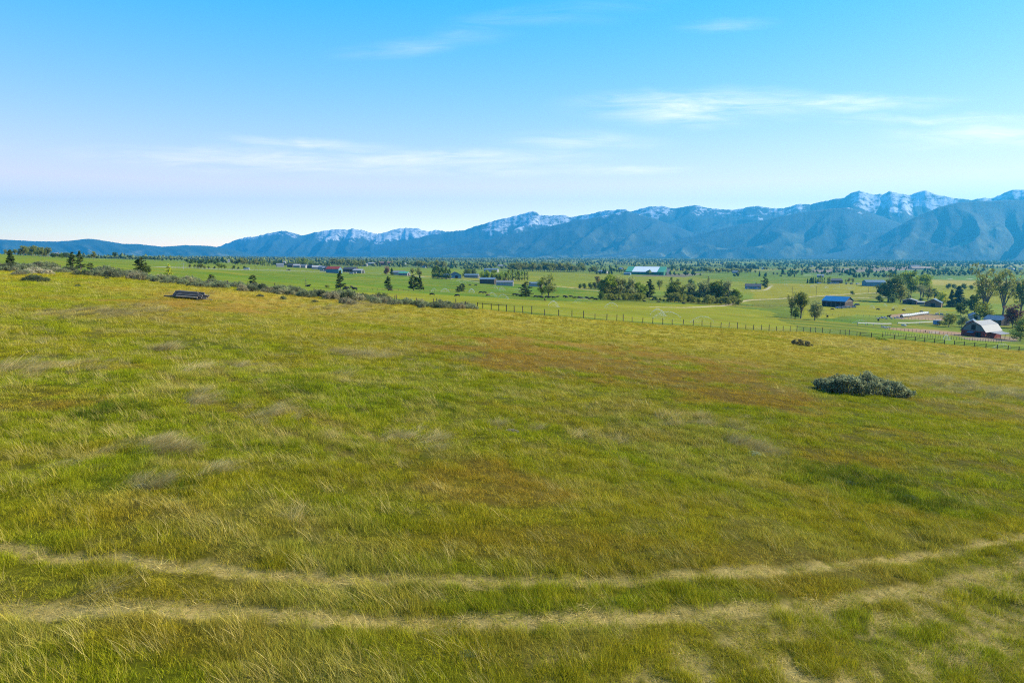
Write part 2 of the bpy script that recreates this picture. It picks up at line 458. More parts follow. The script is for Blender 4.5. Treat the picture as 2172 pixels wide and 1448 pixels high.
# the fence line that closes the meadow (photo pixel trace of the post feet)
FENCE_PX = [(-420, 548), (-200, 556), (-60, 562), (0, 567), (80, 571), (129, 574), (220, 582), (313, 590), (398, 600), (442, 604), (483, 608), (526, 613), (584, 618), (623, 621), (666, 625), (712, 629), (759, 634), (801, 638), (841, 642),
    (884, 646), (919, 649), (967, 654), (988, 656), (1024, 659), (1058, 663), (1091, 666), (1128, 669.5), (1155, 672), (1185, 673.5), (1213, 675), (1238, 677), (1262, 678), (1287, 679), (1322, 681), (1363, 684), (1406, 686.5), (1449, 688.5),
    (1489, 691), (1529, 694), (1564, 696), (1598, 699), (1631, 701), (1661, 702.5), (1690, 704), (1719, 706), (1744, 707.5), (1782, 710), (1800, 711.5), (1824, 714), (1872, 718), (1921, 722), (1963, 726), (2003, 730), (2024, 732), (2067, 736), (2115, 741), (2161, 745), (2260, 754), (2400, 767), (2600, 786)]
FENCE_W = np.array([ground_at(u, v) for u, v in FENCE_PX])
_fa = np.arctan2(FENCE_W[:, 0], FENCE_W[:, 1]); _fr = np.hypot(FENCE_W[:, 0], FENCE_W[:, 1])
def beyond_fence(x, y):                    # metres past the fence line (negative inside the meadow)
    return np.hypot(x, y) - np.interp(np.arctan2(x, y), _fa, _fr)

FIELDS = [  # polygons of photo pixels on the valley floor and their crop colour, later ones win
    ([(-300, 545), (-300, 530), (330, 548), (700, 566), (900, 590), (1080, 625), (1060, 655), (700, 625), (300, 585)], (.105, .165, .014)),
    ([(330, 572), (600, 577), (780, 582), (980, 592), (1160, 612), (1290, 622), (1270, 640), (1000, 630), (760, 612), (520, 592)], (.082, .150, .010)),
    ([(700, 617), (880, 622), (1100, 636), (1280, 640), (1500, 648), (1640, 660), (1690, 700), (1300, 676), (1000, 655)], (.155, .185, .012)),
    ([(1080, 600), (1225, 612), (1275, 618), (1275, 634), (1150, 628), (1070, 610)], (.075, .15, .008)),
    ([(1120, 574), (1340, 583), (1560, 590), (1640, 606), (1600, 625), (1200, 606), (1090, 598)], (.135, .175, .016)),
    ([(1540, 576), (1700, 582), (1840, 590), (1830, 600), (1640, 604), (1480, 590)], (.085, .15, .014)),
    ([(1620, 600), (1860, 606), (1870, 618), (1740, 630), (1600, 634), (1590, 618)], (.175, .185, .012)),
    ([(1580, 634), (1740, 628), (1890, 619), (1890, 632), (1820, 640), (1740, 652), (1600, 652)], (.110, .135, .020)),
    ([(1700, 646), (1960, 648), (2030, 656), (1960, 668), (1820, 668), (1700, 676)], (.160, .180, .012)),
    ([(1740, 674), (1830, 676), (1840, 690), (1760, 684)], (.07, .14, .008)),
    ([(1700, 584), (2172, 598), (2172, 580), (1900, 568), (1640, 574)], (.075, .16, .040)),
    ([(1690, 572), (1960, 565), (2000, 570), (1860, 576), (1720, 578)], (.20, .15, .12)),
    ([(1950, 592), (2172, 596), (2172, 608), (1980, 604)], (.26, .24, .085)),
    ([(1960, 604), (2400, 612), (2400, 650), (1980, 640)], (.165, .190, .010)),
    ([(1330, 585), (1500, 579), (1450, 588)], (.14, .12, .09)),
    ([(360, 556), (640, 563), (800, 572), (700, 572), (380, 566)], (.105, .165, .018)),
    ([(780, 566), (1000, 572), (1010, 580), (860, 582), (700, 570)], (.115, .175, .014)),
    ([(900, 560), (1080, 566), (1000, 572), (800, 566)], (.095, .16, .02)),
    ([(1250, 552), (1600, 556), (1600, 562), (1250, 560)], (.17, .20, .05)),
    ([(1560, 558), (1760, 562), (1700, 568), (1560, 566)], (.09, .17, .05)),
    ([(1760, 556), (2172, 560), (2172, 566), (1780, 563)], (.22, .22, .10)),
    ([(1880, 667), (1972, 664), (2010, 673), (2000, 680), (1900, 677)], (.27, .175, .105)),
    ([(1884, 692), (1990, 700), (2055, 705), (2050, 716), (1960, 706), (1890, 698)], (.25, .155, .10)),
    ([(1840, 694), (2040, 712), (2130, 722), (2172, 730), (2172, 745), (2010, 730), (1830, 712)], (.10, .165, .010)),
    ([(2040, 714), (2130, 712), (2172, 716), (2172, 724), (2060, 720)], (.20, .15, .10)),
]
ROADS = [([(1380, 651), (1460, 652), (1520, 650), (1560, 643), (1590, 637), (1640, 634), (1700, 631), (1760, 626), (1820, 622), (1900, 619)], 1.9, (.42, .33, .20)),
         ([(1180, 607), (1225, 611), (1250, 614), (1285, 618), (1330, 621)], 1.8, (.40, .34, .22)),
         ([(900, 589), (960, 592), (1010, 597), (1060, 604)], 2.0, (.36, .34, .20)),
         ([(1440, 610), (1560, 616), (1640, 607)], 1.6, (.38, .33, .22)),
         ([(330, 566), (420, 569), (520, 572), (600, 574), (700, 577), (800, 580), (900, 588)], 3.0, (.30, .28, .24)),
         ([(1800, 633), (1860, 630), (1900, 629)], 1.5, (.36, .32, .2)),
         ([(1650, 583), (1800, 585), (1950, 590), (2120, 592)], 2.6, (.42, .38, .26))]
def _poly_world(poly):
    return np.array([ground_at(u, v) for u, v in poly])
def in_poly(x, y, P):
    c = np.zeros(x.shape, bool)
    n = len(P)
    for i in range(n):
        x0, y0 = P[i]; x1, y1 = P[(i + 1) % n]
        cond = ((y0 > y) != (y1 > y)) & (x < (x1 - x0) * (y - y0) / (y1 - y0 + 1e-12) + x0)
        c ^= cond
    return c
ROAD_LINES = [(dense_line(p, 1.5), w, np.array(c)) for p, w, c in ROADS]
FIELD_POLYS = [(_poly_world(p), np.array(c)) for p, c in FIELDS]
def valley_colour(x, y):
    r = np.hypot(x, y)
    # patchwork of unmapped far fields
    cs, sn = math.cos(.35), math.sin(.35)
    px, py = (x * cs + y * sn) / 420.0, (-x * sn + y * cs) / 300.0
    h = _hash(np.floor(px + .3 * np.sin(np.floor(py))), np.floor(py), 77)
    c = np.array([.10, .155, .025])[None, :] * (0.75 + .6 * h)[:, None]
    dryf = (h > .66).astype(float)
    c = mixc(c, np.array([.19, .19, .07]), dryf * .7)
    wx = x + (fbm(x / 25, y / 25, 61, 2) - .5) * 8; wy = y + (fbm(x / 25, y / 25, 63, 2) - .5) * 8
    for P, col in FIELD_POLYS:
        c[in_poly(wx, wy, P)] = col
    v = fbm(x / 60, y / 22, 65, 4)
    c = c * (0.80 + .42 * v)[:, None]
    c = mixc(c, np.array([.20, .19, .03]), .55 * sstep(.52, .72, fbm(x / 35, y / 14, 67, 3)) * (1 - sstep(900, 2000, r)))
    green = (c[:, 1] > c[:, 0] * .9)[:, None]
    c = np.where(green, c * np.where(r[:, None] < 2600, np.array([[1.13, 1.0, .45]]), np.array([[1.05, 1.0, .8]])), c)
    wood = sstep(.52, .60, fbm(x / 420, y / 95, 201, 4, .6)) * sstep(1300, 1700, r)
    c = mixc(c, np.array([.085, .110, .035]), wood * .8)
    c = c * (0.86 + .28 * fbm(x / 7, y / 28, 69, 3))[:, None]
    for line, w, col in ROAD_LINES:
        m = line_mask(x, y, line, w, 1.5)
        c = mixc(c, col, m * .95)
    return c

def ground_colour(x, y):
    c = valley_colour(x, y)
    b = beyond_fence(x, y) + (fbm(x / 3, y / 3, 71, 2) - .5) * 3
    inside = 1 - sstep(-1.0, 2.0, b)
    k = np.where(inside > 0)[0]
    if len(k):
        mc = meadow_colour(x[k], y[k]) * (0.24 + .66 * sstep(45, 130, y[k]))[:, None]  # dark thatch, darkened further to paint shade between tufts; fades with depth
        mc = mixc(mc, np.array([.27, .21, .075]), rut_mask(x[k], y[k]) * .95)
        mc = mixc(mc, np.array([.15, .105, .028]), old_rut_mask(x[k], y[k]) * .5)
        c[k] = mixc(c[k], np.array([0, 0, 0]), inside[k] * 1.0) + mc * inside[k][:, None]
    return c

def mat_ground():
    k = NT('meadow_and_fields')
    col = k.attr('ground_colour').outputs['Color']
    pos = k.n('ShaderNodeNewGeometry').outputs['Position']
    f1 = k.noise(3.2, 5, pos, .7); f2 = k.noise(0.35, 4, pos, .65)
    streak = k.noise(1.0, 4, k.mapped(pos, (.05, .30, .3)), .7)
    a = k.mix(k.ramp(f1, [(.30, (0, 0, 0)), (.72, (1, 1, 1))]), (.62, .62, .60), (1.35, 1.33, 1.25))
    c = k.mix(.85, col, a, 'MULTIPLY')
    b = k.mix(k.ramp(f2, [(.3, (0, 0, 0)), (.7, (1, 1, 1))]), (.80, .82, .80), (1.20, 1.15, 1.05))
    c = k.mix(.8, c, b, 'MULTIPLY')
    s = k.mix(k.ramp(streak, [(.3, (0, 0, 0)), (.7, (1, 1, 1))]), (.84, .86, .84), (1.15, 1.12, 1.05))
    c = k.mix(.8, c, s, 'MULTIPLY')
    return k.done(k.principled(c, .95, .05, 0, k.bump(f1, .6, .12)))

def build_ground():
    th = np.concatenate([np.linspace(-180, -60, 40)[:-1], np.linspace(-60, -43, 50)[:-1], np.linspace(-43, 43, 760), np.linspace(43, 60, 50)[1:], np.linspace(60, 180, 40)[1:-1]])
    th = np.radians(th)
    rr = np.concatenate([[1.0, 2.5, 4, 6], np.exp(np.linspace(math.log(8), math.log(9000), 520)), np.exp(np.linspace(math.log(9000), math.log(16200), 12))[1:]])
    T, Rr = np.meshgrid(th, rr, indexing='ij')
    x, y = (Rr * np.sin(T)).ravel(), (Rr * np.cos(T)).ravel()
    z = terrain(x, y)
    z = z - 0.07 * rut_mask(x, y) - 0.04 * old_rut_mask(x, y)
    nT, nR = T.shape
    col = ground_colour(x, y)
    i = np.arange(nT)[:, None]; j = np.arange(nR - 1)[None, :]
    a = i * nR + j; b = ((i + 1) % nT) * nR + j
    faces = np.stack([a, a + 1, b + 1, b], -1).reshape(-1, 4)
    verts = np.stack([x, y, z], 1)
    cen = np.array([[0, 0, tz(0.0, 0.01)]])
    # close the small hole under the camera
    tri = np.stack([np.full(nT, len(verts)), np.arange(nT) * nR, ((np.arange(nT) + 1) % nT) * nR, ((np.arange(nT) + 1) % nT) * nR], -1)
    verts = np.concatenate([verts, cen]); col = np.concatenate([col, col[:1]])
    ca = np.concatenate([col, np.ones((len(col), 1))], 1).astype(np.float32)
    me = mesh_np('ground', verts, faces, mat_ground(), True, {'ground_colour': ('FLOAT_COLOR', 'POINT', ca)})
    bm = bmesh.new(); bm.from_mesh(me); bm.verts.ensure_lookup_table()
    c = bm.verts[len(verts) - 1]
    for q in range(nT):
        try: bm.faces.new((c, bm.verts[((q + 1) % nT) * nR], bm.verts[q * nR]))
        except ValueError: pass
    bm.normal_update(); bm.to_mesh(me); bm.free()
    return tag(add('ground', me), kind='structure')
build_ground()

# ------------------------------------------------------------------ mountains
def mat_mountain(name, low, high, meadow):
    k = NT(name)
    sn = k.attr('snow').outputs['Fac']; cl = k.attr('clearing').outputs['Fac']; alt = k.attr('altitude').outputs['Fac']
    pos = k.n('ShaderNodeNewGeometry').outputs['Position']
    n1 = k.noise(.0045, 6, pos, .68); n2 = k.noise(.011, 6, pos, .75)
    base = k.mix(alt, low, high)
    base = k.mix(.8, base, k.mix(n1, (.55, .6, .6), (1.5, 1.45, 1.4)), 'MULTIPLY')
    base = k.mix(k.math('MULTIPLY', cl, k.math('MULTIPLY', k.math('SUBTRACT', n1, .38), 5.0, True)), base, meadow)
    s = k.math('MULTIPLY', k.math('SUBTRACT', k.math('ADD', sn, k.math('MULTIPLY', k.math('SUBTRACT', n2, .5), 2.2)), .5), 4.5, True)
    c = k.mix(s, base, (.44, .45, .47))
    return k.done(k.principled(c, .9, .1, 0, k.bump(n1, .35, 60.0)))
def mountain(name, ridge, ycrest, ybase, label, nu=520, nt=84, spur=(230, 330, .26), seed=1, snow=None, rough=1.0, mats=None, clear=0.3, power=1.35, back=0.35, jag=1.0):
    ru, rv = np.array([p[0] for p in ridge], float), np.array([p[1] for p in ridge], float)
    u = np.linspace(ru[0], ru[-1], nu)
    v = np.interp(u, ru, rv)
    if jag: v = v - (fbm(u / 26, u * 0 + seed, seed, 4, .6) - .5) * 6.0 * jag - (ridged(u / 9, u * 0, seed + 3, 2) - .5) * 2.2 * jag
    yc = np.interp(u, [p[0] for p in ycrest], [p[1] for p in ycrest]); yb = np.interp(u, [p[0] for p in ybase], [p[1] for p in ybase])
    dzc = -yc * np.array([slope_of_row(q) for q in v])
    dz0 = -90.0 + 0 * u
    hgt = np.maximum(dzc - dz0, 8.0)
    t = np.concatenate([np.linspace(0, 1, nt), 1 + np.linspace(0, 1, 14)[1:] * back])
    U, Tt = np.meshgrid(u, t, indexing='ij')
    H = hgt[:, None]
    Y = yb[:, None] + (yc - yb)[:, None] * Tt
    tc = np.clip(Tt, 0, 1)
    g = .25 * tc + .75 * tc ** power
    over = np.clip((Tt - 1) / back, 0, 1)
    g = g * (1 - .9 * over ** .8)
    sp, lean, amp = spur
    wob = (fbm(U / 150, Tt * 2.0, seed + 5, 3) - .5) * 1.3
    ph = (U + lean * (1 - tc)) / sp + wob
    tri = np.abs(((ph) % 1.0) * 2 - 1)                      # 0 at canyon, 1 at spur
    canyon = (1 - tri) ** 1.3
    env = np.sin(np.pi * np.clip(tc, 0, 1) ** .8) ** .9
    g = g - amp * canyon * env * (0.6 + .8 * fbm(U / 300, Tt, seed + 9, 2))
    ph2 = (U + lean * .7 * (1 - tc)) / (sp * .31) + wob * 2
    g = g - amp * .28 * (1 - np.abs((ph2 % 1) * 2 - 1)) * env
    g = g + rough * .11 * (ridged(U / 55, Tt * 5 + U / 160, seed + 13, 5, .55) - .5) * env
    g = np.maximum(g, -.02)
    DZ = dz0[:, None] + H * g
    X = (U - 1086) / FOC * (Y * math.cos(PITCH) - DZ * math.sin(PITCH))
    n1, n2 = U.shape
    idx = np.arange(n1 * n2).reshape(n1, n2)
    faces = np.stack([idx[:-1, :-1], idx[1:, :-1], idx[1:, 1:], idx[:-1, 1:]], -1).reshape(-1, 4)
    sm = np.zeros_like(U)
    for u0, u1, lo, st in (snow or []):
        win = sstep(u0, u0 + 40, U) * (1 - sstep(u1 - 40, u1, U))
        streak = ridged(U / 20 + Tt * 3, Tt * 7, seed + 21, 3)
        sm = np.maximum(sm, win * st * sstep(lo, lo + .22, g + (streak - .5) * .28 + (tri - .5) * .10))
    clr = clear * sstep(.5, .7, fbm(U / 60, Tt * 6, seed + 31, 3)) * (1 - sstep(.25, .8, g)) + clear * 1.2 * sstep(.56, .66, fbm(U / 90, Tt * 14, seed + 35, 3)) * (1 - sstep(.03, .12, g))
    verts = np.stack([X, Y, EYE + DZ], -1).reshape(-1, 3)
    f32 = lambda q: q.astype(np.float32).ravel()
    me = mesh_np(name, verts, faces, mats, True, {'snow': ('FLOAT', 'POINT', f32(sm)), 'clearing': ('FLOAT', 'POINT', f32(np.clip(clr, 0, 1))), 'altitude': ('FLOAT', 'POINT', f32(np.clip(g, 0, 1)))})
    return tag(add(name, me), label, kind='structure')
M_FOREST = mat_mountain('forested_mountain', (.009, .024, .024), (.040, .058, .062), (.21, .22, .11))
M_HILL = mat_mountain('dry_foothill', (.030, .052, .024), (.030, .046, .026), (.16, .15, .07))
B_Y = [(600, 14500), (1000, 13000), (1300, 12000), (1600, 11000), (1900, 10000), (2172, 9200), (2600, 8200)]
B_B = [(600, 10800), (1000, 9800), (1300, 9000), (1600, 8100), (1900, 7300), (2172, 6800), (2600, 5800)]
mountain('far_mountains', [(430, 540), (455, 526), (500, 511), (545, 500), (585, 492), (605, 490), (640, 499), (660, 496), (685, 490), (705, 487), (735, 487), (770, 489), (800, 496), (830, 487), (850, 484), (885, 484), (905, 492), (930, 488), (960, 491), (1010, 489), (1080, 500), (1150, 530)],
         [(430, 15500), (1150, 15500)], [(430, 11500), (1150, 11500)], None, 460, 70, (60, 45, .30), 2, [(480, 660, .70, .60), (650, 960, .42, .70)], 1.3, M_FOREST, .1, 1.2, .3, .9)
mountain('hills', [(-420, 500), (-200, 513), (0, 508), (60, 511), (120, 512), (150, 510), (187, 506.5), (205, 508), (235, 513), (260, 517), (290, 517), (345, 523), (395, 520), (430, 521), (455, 523), (480, 527), (510, 533), (540, 540), (570, 546)],
         [(-420, 10500), (570, 12500)], [(-420, 8000), (570, 10000)], None, 420, 70, (70, -60, .30), 4, None, 1.0, M_HILL, .9, 1.0, .3, .25)
mountain('mountains', [(600, 548), (700, 536), (800, 520), (870, 507), (930, 495), (985, 487), (1040, 470), (1100, 455), (1130, 448), (1138, 449), (1145, 456), (1165, 458), (1195, 455), (1210, 460), (1240, 455), (1290, 447), (1328, 442), (1334, 448), (1345, 446), (1375, 438), (1405, 438), (1430, 441),
         (1475, 435), (1500, 441), (1550, 446), (1590, 439), (1605, 437), (1640, 441), (1660, 442), (1695, 432), (1720, 435), (1740, 429), (1790, 419), (1805, 409), (1822, 404), (1845, 411), (1875, 412), (1887, 404), (1905, 410), (1930, 413), (1962, 403), (1985, 413), (2030, 420), (2060, 425), (2080, 421),
         (2110, 418), (2140, 404), (2172, 402), (2230, 398), (2320, 410), (2450, 395), (2620, 420)],
         B_Y, B_B, None, 900, 110, (150, 260, .42), 7, [(1000, 1250, .50, .64), (1200, 1450, .60, .62), (1440, 1740, .68, .55), (1780, 2060, .52, .70), (2040, 2300, .64, .64)], 1.0, M_FOREST, .6, 1.25, .3, .7)
mountain('mountain_spur', [(820, 545), (900, 534), (960, 523), (1010, 513), (1080, 498), (1150, 483), (1220, 468), (1290, 456), (1328, 448), (1350, 452), (1400, 468), (1460, 490), (1540, 520), (1600, 545)],
         [(820, 10800), (1600, 10000)], [(820, 9300), (1600, 8000)], None, 420, 70, (120, 190, .34), 15, [(1240, 1400, .86, .7)], .9, M_FOREST, .4, 1.15, .3, .4)
mountain('mountain_spur', [(1230, 545), (1330, 530), (1400, 517), (1450, 504), (1520, 487), (1600, 470), (1690, 453), (1760, 442), (1800, 440), (1850, 452), (1900, 470), (1980, 500), (2060, 540)],
         [(1230, 9200), (2060, 8500)], [(1230, 7900), (2060, 6900)], None, 420, 70, (130, 220, .34), 23, [(1760, 1860, .90, .6)], .9, M_FOREST, .5, 1.15, .3, .4)
mountain('mountain_spur', [(1700, 546), (1780, 534), (1830, 520), (1860, 506), (1900, 482), (1935, 463), (1990, 440), (2030, 430), (2080, 426), (2172, 424), (2300, 408), (2480, 420), (2700, 470)],
         [(1700, 7600), (2700, 7400)], [(1700, 6400), (2700, 5200)], None, 420, 70, (150, 150, .30), 31, None, .8, M_FOREST, .6, 1.1, .3, .4)

# ------------------------------------------------------------------ haze over the valley
def build_haze():
    k = NT('valley_haze')
    pv = k.n('ShaderNodeVolumePrincipled')
    pv.inputs['Color'].default_value = HAZE_COLOUR
    pv.inputs['Density'].default_value = HAZE_DENSITY
    pv.inputs['Anisotropy'].default_value = HAZE_G
    k.l(pv.outputs[0], k.out.inputs['Volume'])
    x0, x1, y0, y1, z0, z1 = -16500, 16500, -16500, 16500, -115.0, 1250.0
    v = [(x, y, z) for x in (x0, x1) for y in (y0, y1) for z in (z0, z1)]
    f = [(0, 1, 3, 2), (4, 6, 7, 5), (0, 4, 5, 1), (2, 3, 7, 6), (0, 2, 6, 4), (1, 5, 7, 3)]
    o = add('haze', mesh_np('haze', v, f, k.m))
    return tag(o, 'pale blue haze filling the valley air', 'haze', kind='stuff')
HAZE_COLOUR, HAZE_DENSITY, HAZE_G = (.05, .50, .93, 1), 7.2e-5, 0.28
build_haze()
# ------------------------------------------------------------------ grass (nobody could count it: stuff)
rng = np.random.default_rng(11)
def blade_mesh(name, n, rad, h0, h1, w, lean, bend, mat, seg=3, dirx=None, spread=1.0, dryshare=.12, clump=1.0):
    V, F, B = [], [], []
    for k in range(n):
        r = rad * math.sqrt(rng.random()) ** clump; a = rng.random() * 6.283
        root = np.array([r * math.cos(a), r * math.sin(a), -0.03])
        h = h0 + (h1 - h0) * rng.random()
        az = rng.random() * 6.283 if dirx is None else dirx + rng.normal() * spread
        d = np.array([math.cos(az), math.sin(az), 0])
        ln = lean * (.4 + .9 * rng.random()); bd = bend * (.3 + rng.random())
        sa = rng.random() * 6.283; side = np.array([math.cos(sa), math.sin(sa), 0])
        ww = w * (.6 + .8 * rng.random())
        base = len(V); tone = rng.random(); dry = 1.0 if rng.random() < dryshare else 0.0
        for i in range(seg + 1):
            s = i / seg
            p = root + np.array([0, 0, 1]) * h * (s - .35 * bd * s * s) + d * h * (ln * s + bd * s * s)
            if i < seg:
                hw = ww * .5 * (1 - .75 * s); V += [p - side * hw, p + side * hw]; B += [(tone, dry, s)] * 2
            else:
                V.append(p); B.append((tone, dry, s))
        for i in range(seg - 1):
            q = base + 2 * i; F += [(q, q + 1, q + 3), (q, q + 3, q + 2)]
        q = base + 2 * (seg - 1); F.append((q, q + 1, q + 2))
    return mesh_np(name, V, F, mat, False, {'blade': ('FLOAT_VECTOR', 'POINT', np.array(B, np.float32))})
def mat_grass(name, trans=.45):
    k = NT(name)
    tint = k.attr('tint', 'INSTANCER').outputs['Color']
    b = k.n('ShaderNodeSeparateXYZ'); k.l(k.attr('blade').outputs['Vector'], b.inputs[0])
    c = k.mix(.9, tint, k.mix(b.outputs[0], (.32, .38, .30), (2.1, 1.95, 1.7)), 'MULTIPLY')
    c = k.mix(k.math('MULTIPLY', b.outputs[1], .7), c, (.36, .28, .045))
    return k.done(k.leafy(c, trans, .55))
M_GRASS = mat_grass('grass_blades', .32)
M_STALK = mat_grass('grass_stalks', .30)
LEAN_L = math.pi * .94          # the wind has laid the stalks over to the left
def make_tufts():
    col = bpy.data.collections.new('grass_tufts')
    lib = []
    def put(me):
        o = bpy.data.objects.new('tuft_%02d' % len(lib), me); col.objects.link(o); lib.append(o)
    for i in range(4): put(blade_mesh('tuft', 84, .25, .06, .20, .0070, .40, .45, M_GRASS, 3, LEAN_L, 1.6))                                # 0-3 fine turf
    for i in range(3): put(blade_mesh('tuft', 70, .32, .06, .20, .0115, .45, .40, M_GRASS, 2, LEAN_L, 1.6))                                 # 4-6 coarse turf seen from afar
    for i in range(3): put(blade_mesh('stalks', 26, .34, .28, .66, .0055, .55, .40, M_STALK, 4, LEAN_L, .45, .55))             # 7-9 leaning stalks
    for i in range(2): put(blade_mesh('flat', 55, .32, .08, .26, .0095, 1.5, .5, M_STALK, 2, None, 1, .5))                     # 10-11 trodden straw
    for i in range(3): put(blade_mesh('tussock', 150, .46, .24, .66, .0085, .80, .85, M_STALK, 4, .25 + .5 * (i - 1), .5, .5))    # 12-14 bleached tussocks
    for i in range(2): put(blade_mesh('stalks', 26, .38, .28, .56, .013, .55, .35, M_STALK, 2, LEAN_L, .4, .5))               # 15-16 coarse stalks
    return col
TUFTS = make_tufts()
def scatter_object(name, label, pts, idx, rot, scl, tint):
    n = len(pts)
    me = bpy.data.meshes.new(name)
    me.vertices.add(n); me.vertices.foreach_set('co', np.asarray(pts, np.float32).ravel())
    for an, typ, fld, arr in (('idx', 'INT', 'value', np.asarray(idx, np.int32)), ('rot', 'FLOAT_VECTOR', 'vector', np.asarray(rot, np.float32)),
                              ('scl', 'FLOAT_VECTOR', 'vector', np.asarray(scl, np.float32)), ('tint', 'FLOAT_COLOR', 'color', np.concatenate([tint, np.ones((n, 1))], 1).astype(np.float32))):
        at = me.attributes.new(an, typ, 'POINT'); at.data.foreach_set(fld, arr.ravel())
    o = add(name, me)
    ng = bpy.data.node_groups.new(name + '_scatter', 'GeometryNodeTree')
    ng.interface.new_socket('Geometry', in_out='INPUT', socket_type='NodeSocketGeometry')
    ng.interface.new_socket('Geometry', in_out='OUTPUT', socket_type='NodeSocketGeometry')
    N = ng.nodes.new
    gi, go, ip, ci = N('NodeGroupInput'), N('NodeGroupOutput'), N('GeometryNodeInstanceOnPoints'), N('GeometryNodeCollectionInfo')
    ci.inputs['Collection'].default_value = TUFTS; ci.inputs['Separate Children'].default_value = True; ci.inputs['Reset Children'].default_value = True
    def na(nm, typ):
        q = N('GeometryNodeInputNamedAttribute'); q.data_type = typ; q.inputs['Name'].default_value = nm; return q.outputs['Attribute']
    ip.inputs['Pick Instance'].default_value = True
    L = ng.links.new
    L(gi.outputs[0], ip.inputs['Points']); L(ci.outputs[0], ip.inputs['Instance']); L(na('idx', 'INT'), ip.inputs['Instance Index'])
    er = N('FunctionNodeEulerToRotation'); L(na('rot', 'FLOAT_VECTOR'), er.inputs[0]); L(er.outputs[0], ip.inputs['Rotation'])
    L(na('scl', 'FLOAT_VECTOR'), ip.inputs['Scale']); L(ip.outputs[0], go.inputs[0])
    md = o.modifiers.new('scatter', 'NODES'); md.node_group = ng
    return tag(o, label, 'grass', kind='stuff')
def sample_zone(y0, y1, per_m2, amax=.93):
    area = amax * (y1 * y1 - y0 * y0)
    n = int(area * per_m2)
    y = np.sqrt(y0 * y0 + (y1 * y1 - y0 * y0) * rng.random(n)); x = (rng.random(n) * 2 - 1) * amax * y
    k = beyond_fence(x, y) < -.3
    return x[k], y[k]
CLUMPS = [  # photo pixel, half sizes, how many, what, size
    (350, 942, 55, 7, 34, 'straw', 1.0), (385, 950, 35, 5, 14, 'straw', .9), (330, 955, 60, 8, 22, 'grey', 1.2), (260, 945, 60, 12, 60, 'dark', 1.0), (150, 990, 40, 12, 16, 'straw', .8), (460, 1005, 80, 8, 14, 'straw', .7),
    (300, 1035, 70, 14, 26, 'grey', .9), (330, 1020, 90, 22, 80, 'dark', 1.0), (90, 1285, 110, 6, 26, 'straw', .6), 
    (1750, 1012, 110, 14, 130, 'dark', 1.3), (1800, 1025, 45, 10, 60, 'dark', 1.4), (1930, 1060, 60, 14, 90, 'dark', 1.3), (1600, 957, 45, 8, 24, 'grey', 1.0), (1495, 905, 60, 10, 24, 'grey', 1.0), (640, 835, 60, 10, 60, 'dark', 1.2), (220, 870, 70, 14, 90, 'dark', 1.2), (1085, 912, 40, 8, 16, 'grey', 1.1), (760, 745, 90, 6, 40, 'grey', 1.3),
    (210, 662, 110, 14, 80, 'grey', 1.6), (740, 650, 70, 10, 50, 'grey', 1.7), (340, 728, 30, 4, 14, 'straw', 1.5), (90, 780, 90, 18, 50, 'straw', 1.2), (1960, 752, 80, 8, 50, 'grey', 1.8), (2090, 835, 80, 8, 40, 'grey', 1.4), (930, 870, 50, 14, 50, 'dark', 1.1), 
     (420, 850, 50, 10, 20, 'straw', 1.0), (580, 880, 60, 12, 24, 'straw', 1.0), (870, 935, 60, 14, 20, 'straw', 1.0), (500, 770, 60, 8, 16, 'straw', 1.2)]
